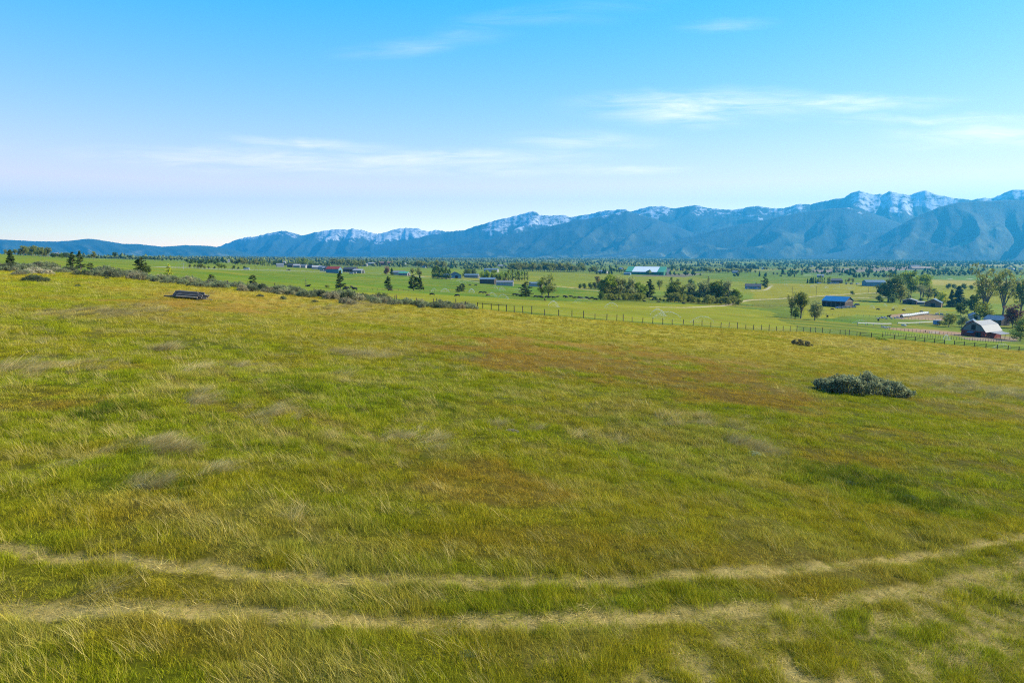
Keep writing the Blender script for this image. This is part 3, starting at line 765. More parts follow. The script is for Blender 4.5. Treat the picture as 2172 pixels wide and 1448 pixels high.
def build_grass():
    X, Y, I, S, T, RZ = [], [], [], [], [], []
    def push(x, y, i, s, t, full_turn=True):
        X.append(x); Y.append(y); I.append(i); S.append(s); T.append(t)
        RZ.append(rng.random(len(x)) * 6.283 if full_turn else rng.normal(0, .25, len(x)))
    for (y0, y1, dens, ids, sc) in ((6.5, 17, 58, (0, 4), .85), (17, 30, 38, (0, 4), 1.0), (30, 55, 20, (4, 7), 1.0), (55, 95, 8.5, (4, 7), 1.15), (95, 215, 2.4, (4, 7), 1.5)):
        x, y = sample_zone(y0, y1, dens)
        mk = meadow_masks(x, y); dry, rust, gold, lush, straw = mk
        rut, old = rut_mask(x, y), old_rut_mask(x, y)
        col = meadow_colour(x, y, mk) * (0.62 + .76 * rng.random(len(x)))[:, None]
        col = mixc(col, np.array([.17, .115, .025]), old * .32)
        hgt = 1.0 - .35 * rust - .22 * gold - .15 * dry + .45 * lush + .15 * straw - .42 * old
        hgt = hgt * (0.45 + 1.15 * sstep(.25, .75, fbm(x / 1.5, y / 1.5, 131, 2)))
        edge = np.clip(rut_mask(x, y + .55) + rut_mask(x, y - .55), 0, 1) * (1 - rut); hgt = hgt * (1 + .35 * edge)
        bs = .55 if y1 < 60 else 1.0
        bunch = sstep(.30, .62, fbm(x / bs, y / bs, 151, 2)) if y1 < 100 else 1.0
        hgt = hgt * (.62 + .6 * bunch)
        keep = (rng.random(len(x)) < (.35 + .65 * bunch)) & (rng.random(len(x)) < (1 - .35 * rust - .3 * old)) & (rng.random(len(x)) > rut * .97)
        x, y, col, hgt = x[keep], y[keep], col[keep], hgt[keep]
        s = sc * (.75 + .5 * rng.random(len(x)))
        push(x, y, rng.integers(ids[0], ids[1], len(x)), np.stack([s, s, s * np.clip(hgt, .35, 1.9)], 1), col)
    # trodden straw in the wheel ruts
    x, y = sample_zone(6.5, 60, 16)
    rut = rut_mask(x, y); keep = rng.random(len(x)) < rut
    x, y = x[keep], y[keep]; s = .6 + .5 * rng.random(len(x))
    push(x, y, rng.integers(10, 12, len(x)), np.stack([s, s, s * .45], 1), mixc(np.array([[.50, .395, .145]]) * (.55 + .8 * rng.random(len(x)))[:, None], GREEN, (rng.random(len(x)) < .30) * .85))
    # leaning stalks and bleached tussocks
    for (y0, y1, dens, ids, sc) in ((6.5, 20, 5.0, (7, 10), .9), (20, 40, 3.0, (7, 10), 1.0), (40, 80, .8, (15, 17), 1.0), (80, 200, .14, (15, 17), 1.2)):
        x, y = sample_zone(y0, y1, dens)
        dry, rust, gold, lush, straw = meadow_masks(x, y)
        left = 1 - sstep(-5, 30, x) * .75
        p = (.20 * left + .85 * straw + .20 * sstep(.48, .66, fbm(x / 3, y / 3, 141, 3)) * left) * (1 - rut_mask(x, y)) * (1 - .7 * rust)
        keep = rng.random(len(x)) < p
        x, y, st = x[keep], y[keep], straw[keep]; s = sc * (.7 + .6 * rng.random(len(x)))
        c = np.array([[.50, .41, .155]]) * (.6 + .6 * rng.random(len(x)))[:, None]
        c = mixc(c, OLIVE * 1.2, (rng.random(len(x)) < .35) * .7)
        push(x, y, rng.integers(ids[0], ids[1], len(x)), np.stack([s, s, s * (.8 + .4 * rng.random(len(x)))], 1), c, False)
    for (y0, y1, dens, ids, sc) in ((10, 30, 5.0, (7, 10), .9), (30, 75, 3.2, (15, 17), .85), (75, 130, .7, (15, 17), 1.0)):
        x, y = sample_zone(y0, y1, dens)
        dry, rust, gold, lush, straw = meadow_masks(x, y)
        bun = sstep(.50, .66, fbm(x / 2.4, y / 1.6, 161, 3))
        keep = rng.random(len(x)) < .7 * bun * (1 - sstep(0, 35, x) * .65) * (1 - rut_mask(x, y)) * (1 - .8 * rust) * (1 - old_rut_mask(x, y))
        x, y = x[keep], y[keep]; s = sc * (.6 + .6 * rng.random(len(x)))
        push(x, y, rng.integers(ids[0], ids[1], len(x)), np.stack([s, s, s * (.7 + .4 * rng.random(len(x)))], 1), np.array([[.39, .35, .11]]) * (.65 + .6 * rng.random(len(x)))[:, None], False)
    for (y0, y1, dens) in ((6.5, 40, .8), (40, 120, .22)):
        x, y = sample_zone(y0, y1, dens)
        dry, rust, gold, lush, straw = meadow_masks(x, y)
        keep = rng.random(len(x)) < (.9 * sstep(.35, .8, straw)) * (1 - rut_mask(x, y))
        x, y = x[keep], y[keep]; s = (.7 + .7 * rng.random(len(x))) * (1 + .4 * (y > 40))
        push(x, y, rng.integers(12, 15, len(x)), np.stack([s, s, s * (.55 + .4 * rng.random(len(x)))], 1), np.array([[.44, .35, .16]]) * (.75 + .5 * rng.random(len(x)))[:, None], False)
    # the clumps one can point at: bleached mounds, dark lush tussocks
    for u, v, ru, rv, n, kind, sc in CLUMPS:
        c = np.array(ground_at(u, v)); e = np.array(ground_at(u + ru, v)); t = np.array(ground_at(u, v - rv)); b = np.array(ground_at(u, v + rv))
        n = n * 2
        x = c[0] + rng.normal(0, .62, n) * abs(e[0] - c[0]); y = .5 * (t[1] + b[1]) + rng.normal(0, .7, n) * .5 * abs(t[1] - b[1])
        k = (fbm(x / .9, y / .9, int(u) % 97, 2) > (.50 if kind != 'dark' else .44)) & (rut_mask(x, y) < .25); x, y = x[k], y[k]; n = len(x); s = sc * (.55 + .7 * rng.random(n))
        if kind == 'straw': push(x, y, rng.integers(12, 15, n), np.stack([s, s, s * (.5 + .4 * rng.random(n))], 1), np.array([[.52, .42, .20]]) * (.6 + .6 * rng.random(n))[:, None], False)
        elif kind == 'grey': push(x, y, rng.integers(12, 15, n), np.stack([s, s, s * (.35 + .3 * rng.random(n))], 1), np.array([[.33, .27, .13]]) * (.6 + .7 * rng.random(n))[:, None], False)
        else: push(x, y, rng.integers(0, 4, n), np.stack([s, s, s * (1.2 + 1.0 * rng.random(n))], 1), np.array([[.090, .130, .012]]) * (.5 + .8 * rng.random(n))[:, None])
    X, Y, I = np.concatenate(X), np.concatenate(Y), np.concatenate(I)
    S, T, RZ = np.concatenate(S), np.concatenate(T), np.concatenate(RZ)
    Z = terrain(X, Y) - 0.06 * rut_mask(X, Y)
    rot = np.stack([rng.normal(0, .08, len(X)), rng.normal(0, .08, len(X)), RZ], 1)
    return scatter_object('meadow_grass', 'long green and straw-coloured grass covering the hillside meadow', np.stack([X, Y, Z], 1), I, rot, S, T)
build_grass()

# ------------------------------------------------------------------ trees and shrubs: one mesh pair (trunk, crown) per kind, unit height
def mat_leaf(name, trans=.48):
    k = NT(name)
    oi = k.n('ShaderNodeObjectInfo')
    b = k.n('ShaderNodeSeparateXYZ'); k.l(k.attr('leaf').outputs['Vector'], b.inputs[0])
    c = k.mix(1.0, oi.outputs['Color'], k.mix(b.outputs[0], (.70, .75, .72), (1.65, 1.62, 1.35)), 'MULTIPLY')
    c = k.mix(.8, c, k.mix(b.outputs[1], (.75, .75, .75), (1.3, 1.3, 1.25)), 'MULTIPLY')
    return k.done(k.leafy(c, trans, .6))
M_LEAF = mat_leaf('leaves')
M_NEEDLE = mat_leaf('needles', .15)
M_BARK = mat_plain('bark', (.15, .115, .085), .95, .05, 0, .4, 6, .6, (1, 1, .3))
M_GREYBARK = mat_plain('pale_bark', (.15, .13, .105), .95, .05, 0, .35, 6, .5, (1, 1, .3))
class Tube:
    def __init__(s): s.V, s.F = [], []
    def add(s, pts, rads, n=6):
        pts = [np.array(p, float) for p in pts]; base = len(s.V)
        for i, p in enumerate(pts):
            t = pts[min(i + 1, len(pts) - 1)] - pts[max(i - 1, 0)]; t /= np.linalg.norm(t) + 1e-9
            a = np.cross(t, [0.31, .2, .93] if abs(t[2]) < .9 else [1, .1, 0]); a /= np.linalg.norm(a); b = np.cross(t, a)
            for k in range(n):
                q = 6.2832 * k / n; s.V.append(p + rads[i] * (a * math.cos(q) + b * math.sin(q)))
        for i in range(len(pts) - 1):
            for k in range(n):
                s.F.append((base + i * n + k, base + i * n + (k + 1) % n, base + (i + 1) * n + (k + 1) % n, base + (i + 1) * n + k))
        s.F.append(tuple(base + (len(pts) - 1) * n + k for k in (0, n // 4, n // 2, 3 * n // 4)))
    def mesh(s, name, mat): return mesh_np(name, s.V, s.F, mat, True)
def leaf_mesh(name, centres, radii, per, size, mat, seed, flat=1.0, stretch=(1, 1, 1)):
    g = np.random.default_rng(seed)
    P, cl = [], []
    for c, r, m in zip(centres, radii, per):
        d = g.normal(0, 1, (m, 3)); d /= np.linalg.norm(d, axis=1)[:, None]
        q = np.array(c) + d * (r * g.random((m, 1)) ** .45) * np.array(stretch) * np.array([1, 1, flat])
        P.append(q); cl.append(np.full(m, g.random()))
    P = np.concatenate(P); cl = np.concatenate(cl); n = len(P)
    a = g.normal(0, 1, (n, 3)); a /= np.linalg.norm(a, axis=1)[:, None]
    b = np.cross(a, g.normal(0, 1, (n, 3))); b /= np.linalg.norm(b, axis=1)[:, None]
    sz = size * (.6 + .8 * g.random((n, 1)))
    V = np.stack([P - a * sz - b * sz * .15, P + b * sz * .55, P + a * sz, P - b * sz * .55], 1).reshape(-1, 3)
    F = np.arange(4 * n).reshape(n, 4)
    tone = np.repeat(np.stack([cl, g.random(n), np.zeros(n)], 1), 4, 0).astype(np.float32)
    return mesh_np(name, V, F, mat, False, {'leaf': ('FLOAT_VECTOR', 'POINT', tone)})
def broadleaf(seed, width=.6, low=.18, clumps=70, per=34, size=.020, crad=.085, shape='round', sparse=0.0, bark=None, lobes=4):
    """unit-height broadleaf: tapered trunk, limbs to every leaf clump, uneven lobed crown"""
    g = np.random.default_rng(seed); T = Tube()
    bend = g.normal(0, .03, 2)
    top = .62 if shape != 'column' else .9
    trunk = [(0, 0, -.02), (bend[0] * .4, bend[1] * .4, .2), (bend[0], bend[1], .42), (bend[0] * 1.4, bend[1] * 1.2, top)]
    T.add(trunk, [.030, .022, .016, .006])
    if shape == 'column': lob = [(0, 0, z) for z in np.linspace(low + .1, .9, 7)]; lr = [width * .5 * f for f in (.75, .95, 1, .95, .8, .6, .35)]
    else:
        lob, lr = [], []
        for i in range(lobes):
            a = 6.283 * (i + g.random() * .8) / lobes; rr = width * (.16 + .14 * g.random()); z = low + (1 - low) * (.25 + .55 * g.random())
            lob.append((rr * math.cos(a), rr * math.sin(a), z)); lr.append(width * (.20 + .10 * g.random()))
        lob += [(g.normal(0, .05) * width, g.normal(0, .05) * width, .84), (0, 0, low + .42 * (1 - low))]; lr += [width * .24, width * .30]
    cen, rad, num = [], [], []
    for i in range(clumps):
        k = g.integers(len(lob)); d = g.normal(0, 1, 3); d /= np.linalg.norm(d)
        zf = 1.0 if shape == 'column' else 1.15
        p = np.array(lob[k]) + d * lr[k] * (.55 + .5 * g.random()) * np.array([1, 1, zf])
        p[2] = min(max(p[2], low), .99)
        cen.append(p); rad.append(crad * (.6 + .8 * g.random())); num.append(int(per * (.5 + g.random()) * (1 - sparse * g.random())))
        if i % (3 if sparse < .3 else 1) == 0:
            s = g.uniform(.15, .6) if shape != 'column' else min(p[2] * .8, .8)
            j = np.array([np.interp(s, [q[2] for q in trunk], [q[c] for q in trunk]) for c in (0, 1)] + [min(s, p[2] - .02)])
            mid = j * .5 + p * .5 + np.array([0, 0, .04])
            T.add([j, mid, p], [.011, .006, .002], 4)
    return T.mesh('trunk', bark or M_BARK), leaf_mesh('crown', cen, rad, num, size, M_LEAF, seed + 1, .8)
def sparse_tree(seed, width=.62, limbs=7, leafn=16):
    """tall cottonwood just coming into leaf: the limbs show through"""
    g = np.random.default_rng(seed); T = Tube(); cen, rad, num = [], [], []
    T.add([(0, 0, -.02), (.006, 0, .16), (.012, .01, .32)], [.026, .021, .018])
    for i in range(limbs):
        a = 6.283 * (i + .6 * g.random()) / limbs; sp = width * (.16 + .34 * g.random())
        e = np.array([sp * math.cos(a), sp * math.sin(a), .74 + .24 * g.random()]); s0 = np.array([.006, 0, .14 + .18 * g.random()])
        m1 = s0 * .6 + e * .4 + np.array([0, 0, .05])
        T.add([s0, m1, e], [.014, .010, .003], 5)
        for j in range(9):
            f = .30 + .7 * j / 8.0; o = (s0 * (1 - f) ** 2 + 2 * m1 * f * (1 - f) + e * f * f)
            b = g.random() * 6.283; ln = width * (.09 + .16 * g.random()) * (1.1 - .4 * f)
            q = o + np.array([ln * math.cos(b), ln * math.sin(b), ln * (.5 + .7 * g.random())])
            T.add([o, q], [.005, .0015], 4)
            for _ in range(4):
                w = q + g.normal(0, .035, 3); cen.append(w); rad.append(.035); num.append(int(leafn * g.random()))
                T.add([o * .4 + q * .6, w], [.002, .001], 4)
    return T.mesh('trunk', M_GREYBARK), leaf_mesh('crown', cen, rad, num, .011, M_LEAF, seed + 1)
def conifer(seed, width=.42, low=.10, whorls=17, per=20, size=.024, gap=.2, taper=1.0, rag=.35, round_top=False):
    g = np.random.default_rng(seed); T = Tube(); cen, rad, num = [], [], []
    T.add([(0, 0, -.02), (.004, 0, .4), (0, .004, .8), (0, 0, .98)], [.022, .016, .008, .002])
    for i in range(whorls):
        z = low + (1 - low) * (i / whorls) ** .95
        rel = (z - low) / (1 - low)
        L = width * .5 * ((1 - rel) ** (.75 * taper) if not round_top else math.sqrt(max(1 - (1.55 * rel - .55) ** 2, .02)))
        L = max(L, .02)
        for b in range(g.integers(4, 7)):
            if g.random() < gap: continue
            a = g.random() * 6.283; ln = L * (1 - rag + 1.6 * rag * g.random()); up = g.uniform(-.12, .22)
            e = np.array([ln * math.cos(a), ln * math.sin(a), z + ln * up])
            T.add([(0, 0, z), e * .5 + np.array([0, 0, z * .5 - .01]), e], [.006, .004, .0015], 4)
            for f in (.45, .75, 1.0):
                cen.append(np.array([e[0] * f, e[1] * f, z + ln * up * f + .012])); rad.append(.030 + .030 * (1 - rel) * width / .42); num.append(int(per * (.5 + g.random())))
    cen.append((0, 0, .97)); rad.append(.03); num.append(per)
    return T.mesh('trunk', M_BARK), leaf_mesh('crown', cen, rad, num, size, M_NEEDLE, seed + 1, .6)
def snag(seed):
    g = np.random.default_rng(seed); T = Tube()
    T.add([(0, 0, -.02), (.01, 0, .5), (0, .01, 1)], [.03, .02, .004])
    for i in range(16):
        z = .15 + .8 * g.random(); a = g.random() * 6.283; L = .22 * (1.1 - z) + .04
        T.add([(0, 0, z), (L * math.cos(a), L * math.sin(a), z + .3 * L)], [.010, .003], 4)
    cen = [(g.normal(0, .08), g.normal(0, .08), .3 + .5 * g.random()) for _ in range(8)]
    return T.mesh('trunk', M_GREYBARK), leaf_mesh('crown', cen, [.05] * 8, [6] * 8, .02, M_LEAF, seed)
def shrub(seed, width=1.7, clumps=46, per=40, size=.045, flat=.5, mat=None):
    """unit-height dome of upright twigs and small leaves (sagebrush)"""
    g = np.random.default_rng(seed); T = Tube(); cen, rad, num = [], [], []
    for i in range(clumps):
        a = g.random() * 6.283; r = width * .5 * math.sqrt(g.random()); h = math.sqrt(max(1 - (r / (width * .53)) ** 2, .05)) * (.62 + .42 * g.random())
        p = np.array([r * math.cos(a), r * math.sin(a), h * .82])
        cen.append(p); rad.append(.19 * (.7 + .6 * g.random())); num.append(int(per * (.6 + .8 * g.random())))
        if r > width * .25: cen.append(p * np.array([1.05, 1.05, .45])); rad.append(.18); num.append(per // 2)
        T.add([(p[0] * .15, p[1] * .15, -.05), p * .55 + np.array([0, 0, .02]), p], [.028, .018, .006], 4)
    return T.mesh('stem', M_BARK), leaf_mesh('crown', cen, rad, num, size, mat or M_LEAF, seed + 1, 1.0)
KINDS = {
    'cottonwood': [broadleaf(101, .72, .05, 120, 36, .021), broadleaf(102, .66, .04, 120, 36, .021), broadleaf(103, .85, .05, 130, 34, .022, lobes=7)],
    'loose': [broadleaf(111, .70, .04, 110, 30, .020, .085, sparse=.5, bark=M_GREYBARK), broadleaf(112, .62, .03, 110, 30, .020, .09, sparse=.5, bark=M_GREYBARK)],
    'round': [broadleaf(121, 1.0, .02, 110, 36, .026, .13), broadleaf(122, 1.1, .02, 110, 36, .027, .13)],
    'poplar': [broadleaf(131, .17, .08, 60, 26, .016, .045, 'column'), broadleaf(132, .20, .06, 60, 26, .016, .05, 'column')],
    'bare': [sparse_tree(141, .66, 8, 40), sparse_tree(142, .60, 7, 40)],
    'pine': [conifer(151, .46, .12, 17, 22, .024, .18), conifer(152, .50, .08, 16, 22, .025, .28, .8, .5), conifer(153, .58, .10, 14, 24, .026, .15, .6, .4, True)],
    'spruce': [conifer(161, .40, .03, 20, 26, .024, .05, 1.15, .2), conifer(162, .46, .02, 20, 26, .024, .05, 1.0, .25)],
    'juniper': [conifer(171, .80, .02, 14, 30, .034, .08, .55, .35, True), conifer(172, .95, .02, 13, 30, .036, .08, .5, .35, True)],
    'sapling': [conifer(181, .75, .03, 14, 10, .026, .25, 1.1, .3)],
    'snag': [snag(191)],
    'sage': [shrub(201), shrub(202, 2.0), shrub(203, 1.5), shrub(204, 2.4, 60)],
}
USED = {}
def tree(kind, name, u, v, h_px, colour, label, cat='tree', group=None, wide=1.0, var=None, jitter=.12, sink=0.0, at=None, height=None):
    p = at or spot(u, v)
    h = height or h_px * px_size(p)
    ms = KINDS[kind]; k = USED.get(kind, 0); USED[kind] = k + 1
    tm, cm = ms[(k if var is None else var) % len(ms)]
    o = empty(name, (p.x, p.y, p.z - sink), random.random() * 6.283)
    o.scale = (h * wide, h * wide, h)
    t = add('stem' if kind == 'sage' else 'trunk', tm, o)
    c = add('crown', cm, o)
    f = 1 + random.uniform(-jitter, jitter)
    c.color = (colour[0] * f, colour[1] * f * (1 + random.uniform(-.05, .05)), colour[2] * f, 1)
    return tag(o, label, cat, group)
random.seed(5)
G_DARK, G_PINE, G_FRESH, G_OLIVE, G_GREY, G_YEL = (.095, .140, .034), (.070, .095, .034), (.21, .27, .040), (.21, .225, .052), (.26, .275, .12), (.34, .35, .04)
G_SAGE, G_SAGE2, G_SAGED, G_PLUM = (.20, .22, .12), (.26, .235, .14), (.10, .12, .065), (.13, .055, .058)
def row(kind, name, a, b, n, h_px, colour, label, group, wide=1.0, wob=1.5, hv=.25, cat='tree'):
    for i in range(n):
        f = (i + random.uniform(-.3, .3)) / max(n - 1, 1)
        tree(kind, name, a[0] + (b[0] - a[0]) * f, a[1] + (b[1] - a[1]) * f + random.uniform(-wob, wob) * .5, h_px * random.uniform(1 - hv, 1 + hv), colour, label, cat, group, wide * random.uniform(.85, 1.15))
# ------------------------------------------------------------------ vegetation set out
# pines and junipers between the meadow fence and the valley
tree('spruce', 'conifer_tree', 24, 569, 40, G_PINE, 'ragged dark conifer behind the sagebrush at the far left edge', wide=1.1, var=1)
tree('pine', 'pine_tree', 155, 573, 38, G_PINE, 'thin half-bare pine, left one of the pair behind the sagebrush', wide=1.15, var=1)
tree('pine', 'pine_tree', 171, 573, 41, G_PINE, 'fuller dark pine, right one of the pair behind the sagebrush', wide=.95, var=0)
tree('juniper', 'juniper_tree', 192, 571, 14, G_PINE, 'small dark conifer just right of the pine pair', wide=1.3)
tree('pine', 'pine_tree', 301, 586, 40, G_PINE, 'dense dark rounded pine at the fence above the log pile', wide=1.1, var=2)
tree('round', 'shrub', 316, 577, 14, G_DARK, 'low dark green shrub beside the dense rounded pine', 'shrub')
tree('sapling', 'young_pine', 359, 594, 36, G_YEL, 'thin yellow-green young conifer above the log pile')
tree('juniper', 'juniper_tree', 449, 599, 16, G_PINE, 'small dark juniper behind the fence right of the log pile')
tree('juniper', 'juniper_tree', 537, 602, 20, G_PINE, 'round dark juniper alone on the bright pasture')
tree('snag', 'dead_tree', 649, 608, 21, G_GREY, 'bare dead young tree on the pasture beside a lying cow')
tree('round', 'shrub', 694, 610, 6, G_OLIVE, 'low olive shrub left of the tall pine in the pasture', 'shrub', wide=2.0)
tree('pine', 'pine_tree', 722, 613, 40, G_PINE, 'tall cone-shaped pine standing alone in the pasture', wide=1.15, var=0)
tree('pine', 'pine_tree', 824, 616, 30, G_PINE, 'lopsided dark pine in the pasture, second from the tall one', wide=1.2, var=1)
tree('pine', 'pine_tree', 877, 616, 33, G_PINE, 'dark pine, left tree of the close pair in the pasture', wide=1.1, var=2)
tree('pine', 'pine_tree', 891, 617, 33, G_PINE, 'dark pine, right tree of the close pair in the pasture', wide=.95, var=0)
tree('pine', 'pine_tree', 980, 620, 18, G_PINE, 'small dark pine among the sprinklers', wide=1.2, var=2)
tree('juniper', 'juniper_tree', 972, 620, 12, G_PINE, 'tiny dark bush beside the small pine among the sprinklers')
tree('pine', 'pine_tree', 1115, 631, 32, G_PINE, 'broad dark pine with black cattle under it', wide=1.4, var=2)
tree('loose', 'deciduous_tree', 1163, 632, 50, G_OLIVE, 'tall loose-leaved tree beside the broad dark pine', wide=1.1, var=0)
tree('loose', 'deciduous_tree', 1150, 631, 36, G_FRESH, 'shorter light green tree leaning against the tall loose-leaved one', wide=1.0, var=1)
# cottonwood groves in the middle
for i, (u, h, k, c) in enumerate([(1282, 44, 'cottonwood', G_OLIVE), (1292, 52, 'cottonwood', G_FRESH), (1303, 46, 'cottonwood', G_OLIVE), (1312, 50, 'loose', G_GREY), (1322, 44, 'loose', G_OLIVE), (1333, 50, 'loose', G_GREY), (1343, 45, 'loose', G_GREY), (1354, 40, 'cottonwood', G_FRESH), (1364, 33, 'cottonwood', G_FRESH), (1274, 18, 'round', G_DARK)]):
    tree(k, 'cottonwood_tree', u, 635 + i * .3, h, c, 'leafy cottonwood in the first grove, left of the grove pine', group='trees of the left cottonwood grove', wide=1.0)
row('round', 'shrub', (1278, 637), (1366, 639), 11, 15, G_OLIVE, 'leafy undergrowth bush at the foot of the first grove', 'undergrowth of the left grove', 1.2, cat='shrub')
row('round', 'shrub', (1420, 640), (1564, 648), 17, 16, G_OLIVE, 'leafy undergrowth bush at the foot of the second grove', 'undergrowth of the right grove', 1.2, cat='shrub')
tree('pine', 'pine_tree', 1377, 634, 42, G_PINE, 'dark ragged pine standing between the two cottonwood groves', wide=1.1, var=1)
for i, (u, h, k, c) in enumerate([(1424, 40, 'cottonwood', G_DARK), (1434, 44, 'cottonwood', G_OLIVE), (1446, 36, 'loose', G_OLIVE), (1458, 40, 'loose', G_GREY), (1470, 36, 'loose', G_GREY), (1482, 44, 'loose', G_GREY), (1494, 48, 'loose', G_GREY), (1506, 42, 'loose', G_OLIVE), (1517, 46, 'cottonwood', G_OLIVE), (1528, 48, 'cottonwood', G_DARK), (1538, 46, 'loose', G_GREY), (1547, 50, 'loose', G_GREY), (1556, 34, 'cottonwood', G_FRESH), (1563, 26, 'round', G_FRESH)]):
    tree(k, 'cottonwood_tree', u, 638 + i * .55, h, c, 'leafy cottonwood in the second grove, above the track bend', group='trees of the right cottonwood grove', wide=1.05)
tree('poplar', 'poplar_tree', 1501, 625, 42, G_GREY, 'thin tall poplar rising out of the second grove')
tree('cottonwood', 'deciduous_tree', 1399, 614, 21, G_OLIVE, 'rounded tree behind the gap between the groves', wide=1.2)
tree('poplar', 'poplar_tree', 1424, 607, 20, G_FRESH, 'narrow light green tree behind the groves', wide=2.2)
tree('cottonwood', 'deciduous_tree', 1435, 607, 16, G_DARK, 'small dark round tree behind the groves')
tree('round', 'deciduous_tree', 1466, 610, 17, G_DARK, 'dark broad tree showing above the second grove', wide=1.1)
row('round', 'shrub', (1386, 638), (1414, 640), 5, 7, G_DARK, 'low dark shrub in the gap between the groves', 'shrubs between the groves', 1.2, cat='shrub')
for u, h, c in ((1230, 11, G_DARK), (1240, 12, G_DARK), (1252, 13, G_DARK), (1262, 14, (.08,.10,.05)), (1271, 15, G_DARK)):
    tree('round', 'orchard_tree', u, 612, h, c, 'dark round tree in the clump left of the first grove', group='round dark trees by the tan road', wide=1.0)
tree('cottonwood', 'deciduous_tree', 1268, 606, 22, (.22,.17,.06), 'brownish tree behind the round dark clump')
# trees by the blue-roofed barn
tree('bare', 'deciduous_tree', 1678, 674, 50, G_OLIVE, 'leaning half-bare tree, left of the three before the blue-roofed barn', wide=.7, var=0)
tree('cottonwood', 'deciduous_tree', 1698, 675, 56, G_OLIVE, 'tallest of the three trees before the blue-roofed barn', wide=.95, var=1)
tree('round', 'deciduous_tree', 1728, 679, 38, G_GREY, 'low round grey-green tree before the blue-roofed barn', wide=1.0, var=0)
tree('cottonwood', 'deciduous_tree', 1686, 676, 26, G_DARK, 'dark bushy sapling under the half-bare leaning tree', wide=1.0, var=2)
tree('pine', 'pine_tree', 1622, 611, 24, G_DARK, 'dark pine beside the house with white vehicles', wide=1.1, var=2)
tree('round', 'shrub', 1603, 607, 7, G_FRESH, 'small bright tree behind the house with white vehicles', 'tree')
tree('round', 'shrub', 1808, 624.5, 8, G_DARK, 'dark round bush beside the tan road behind the blue barn', 'shrub', wide=1.4)
for u, h in ((1660, 14), (1671, 9), (1681, 11), (1688, 8)):
    tree('spruce', 'spruce_tree', u, 582, h, G_DARK, 'dark spruce in the small farm clump beyond the green fields', group='spruces at the far farm', wide=1.2)
row('cottonwood', 'deciduous_tree', (1640, 583), (1700, 584), 6, 6, G_GREY, 'small grey-green tree round the far farm clump', 'low trees at the far farm', 1.4)
row('spruce', 'spruce_tree', (1712, 601.5), (1735, 601.5), 6, 12, G_DARK, 'dark young spruce in the shelter belt by the dark-roofed shed', 'shelter belt spruces', 1.0)
row('poplar', 'poplar_tree', (1724, 601), (1760, 601), 8, 15, G_FRESH, 'light green birch in the shelter belt by the dark-roofed shed', 'shelter belt birches', 1.9)
row('round', 'orchard_tree', (1784, 599.5), (1810, 600), 4, 8, (.25,.25,.05), 'small round orchard tree right of the dark-roofed shed', 'orchard trees', .9)
row('spruce', 'spruce_tree', (1812, 588.5), (1822, 588.5), 3, 9, G_DARK, 'dark spruce at the brown far field', 'spruces at the brown field', 1.3)
tree('round', 'deciduous_tree', 1832, 588, 8, G_DARK, 'round dark tree right of the spruces at the brown field')
# farm at the right
tree('cottonwood', 'cottonwood_tree', 1884, 641, 62, G_DARK, 'big dark cottonwood, left end of the farm grove', wide=1.15, var=2)
tree('cottonwood', 'cottonwood_tree', 1931, 632, 60, G_FRESH, 'tallest light green cottonwood in the farm grove', wide=1.2, var=0)
tree('cottonwood', 'cottonwood_tree', 1958, 630, 48, G_FRESH, 'rounded cottonwood right of the tallest one in the farm grove', wide=1.1, var=1)
tree('round', 'deciduous_tree', 1910, 642, 36, G_OLIVE, 'rounded lower tree in front of the farm grove', wide=1.0, var=1)
tree('round', 'shrub', 1866, 642, 14, G_DARK, 'dark undergrowth bush at the left foot of the farm grove', 'shrub', wide=1.3)
tree('round', 'shrub', 1893, 643, 12, G_DARK, 'dark undergrowth bush below the big dark cottonwood', 'shrub', wide=1.6)
tree('loose', 'deciduous_tree', 1925, 640, 26, G_OLIVE, 'small loose tree left of the grey shed roof', wide=.9)
tree('bare', 'deciduous_tree', 1952, 637, 34, G_GREY, 'bare-limbed small tree behind the low white shed', wide=.9, var=1)
tree('round', 'shrub', 1953, 640, 8, G_DARK, 'low dark bush behind the low white shed', 'shrub', wide=1.6)
tree('loose', 'deciduous_tree', 1968, 636, 34, G_OLIVE, 'loose olive tree above the log house', wide=1.1, var=0)
tree('cottonwood', 'deciduous_tree', 1982, 634, 24, G_DARK, 'dark tree behind the log house roof', wide=1.3)
tree('round', 'deciduous_tree', 1999, 648, 28, G_YEL, 'bright yellow-green round tree beside the log house', wide=.95, var=0)
tree('spruce', 'spruce_tree', 2017, 651, 37, G_PINE, 'dark spruce right of the yellow-green tree', wide=1.2, var=0)
tree('spruce', 'spruce_tree', 2032, 650, 44, (.065,.10,.065), 'taller blue-green spruce beside the dark one', wide=1.4, var=1)
tree('round', 'shrub', 2050, 652, 18, G_DARK, 'dark shrub right of the blue-green spruce', 'shrub', wide=1.4)
tree('round', 'deciduous_tree', 2038, 668, 24, G_DARK, 'small dark leaning tree at the paddock corner', wide=1.0, var=1)
tree('round', 'shrub', 2012, 694, 27, G_OLIVE, 'big rounded olive shrub beside the blue trailer', 'shrub', wide=1.15, var=1)
tree('round', 'shrub', 2040, 694, 24, G_GREY, 'grey-green shrub behind the gambrel barn', 'shrub', wide=1.1, var=0)
tree('bare', 'cottonwood_tree', 2088, 672, 102, G_OLIVE, 'huge open-limbed cottonwood, left of the two behind the gambrel barn', wide=.95, var=0)
tree('bare', 'cottonwood_tree', 2126, 678, 106, G_OLIVE, 'huge open-limbed cottonwood, right of the two behind the gambrel barn', wide=.85, var=1)
tree('cottonwood', 'deciduous_tree', 2068, 670, 48, G_DARK, 'dark leafy tree under the left open-limbed cottonwood', wide=1.1, var=0)
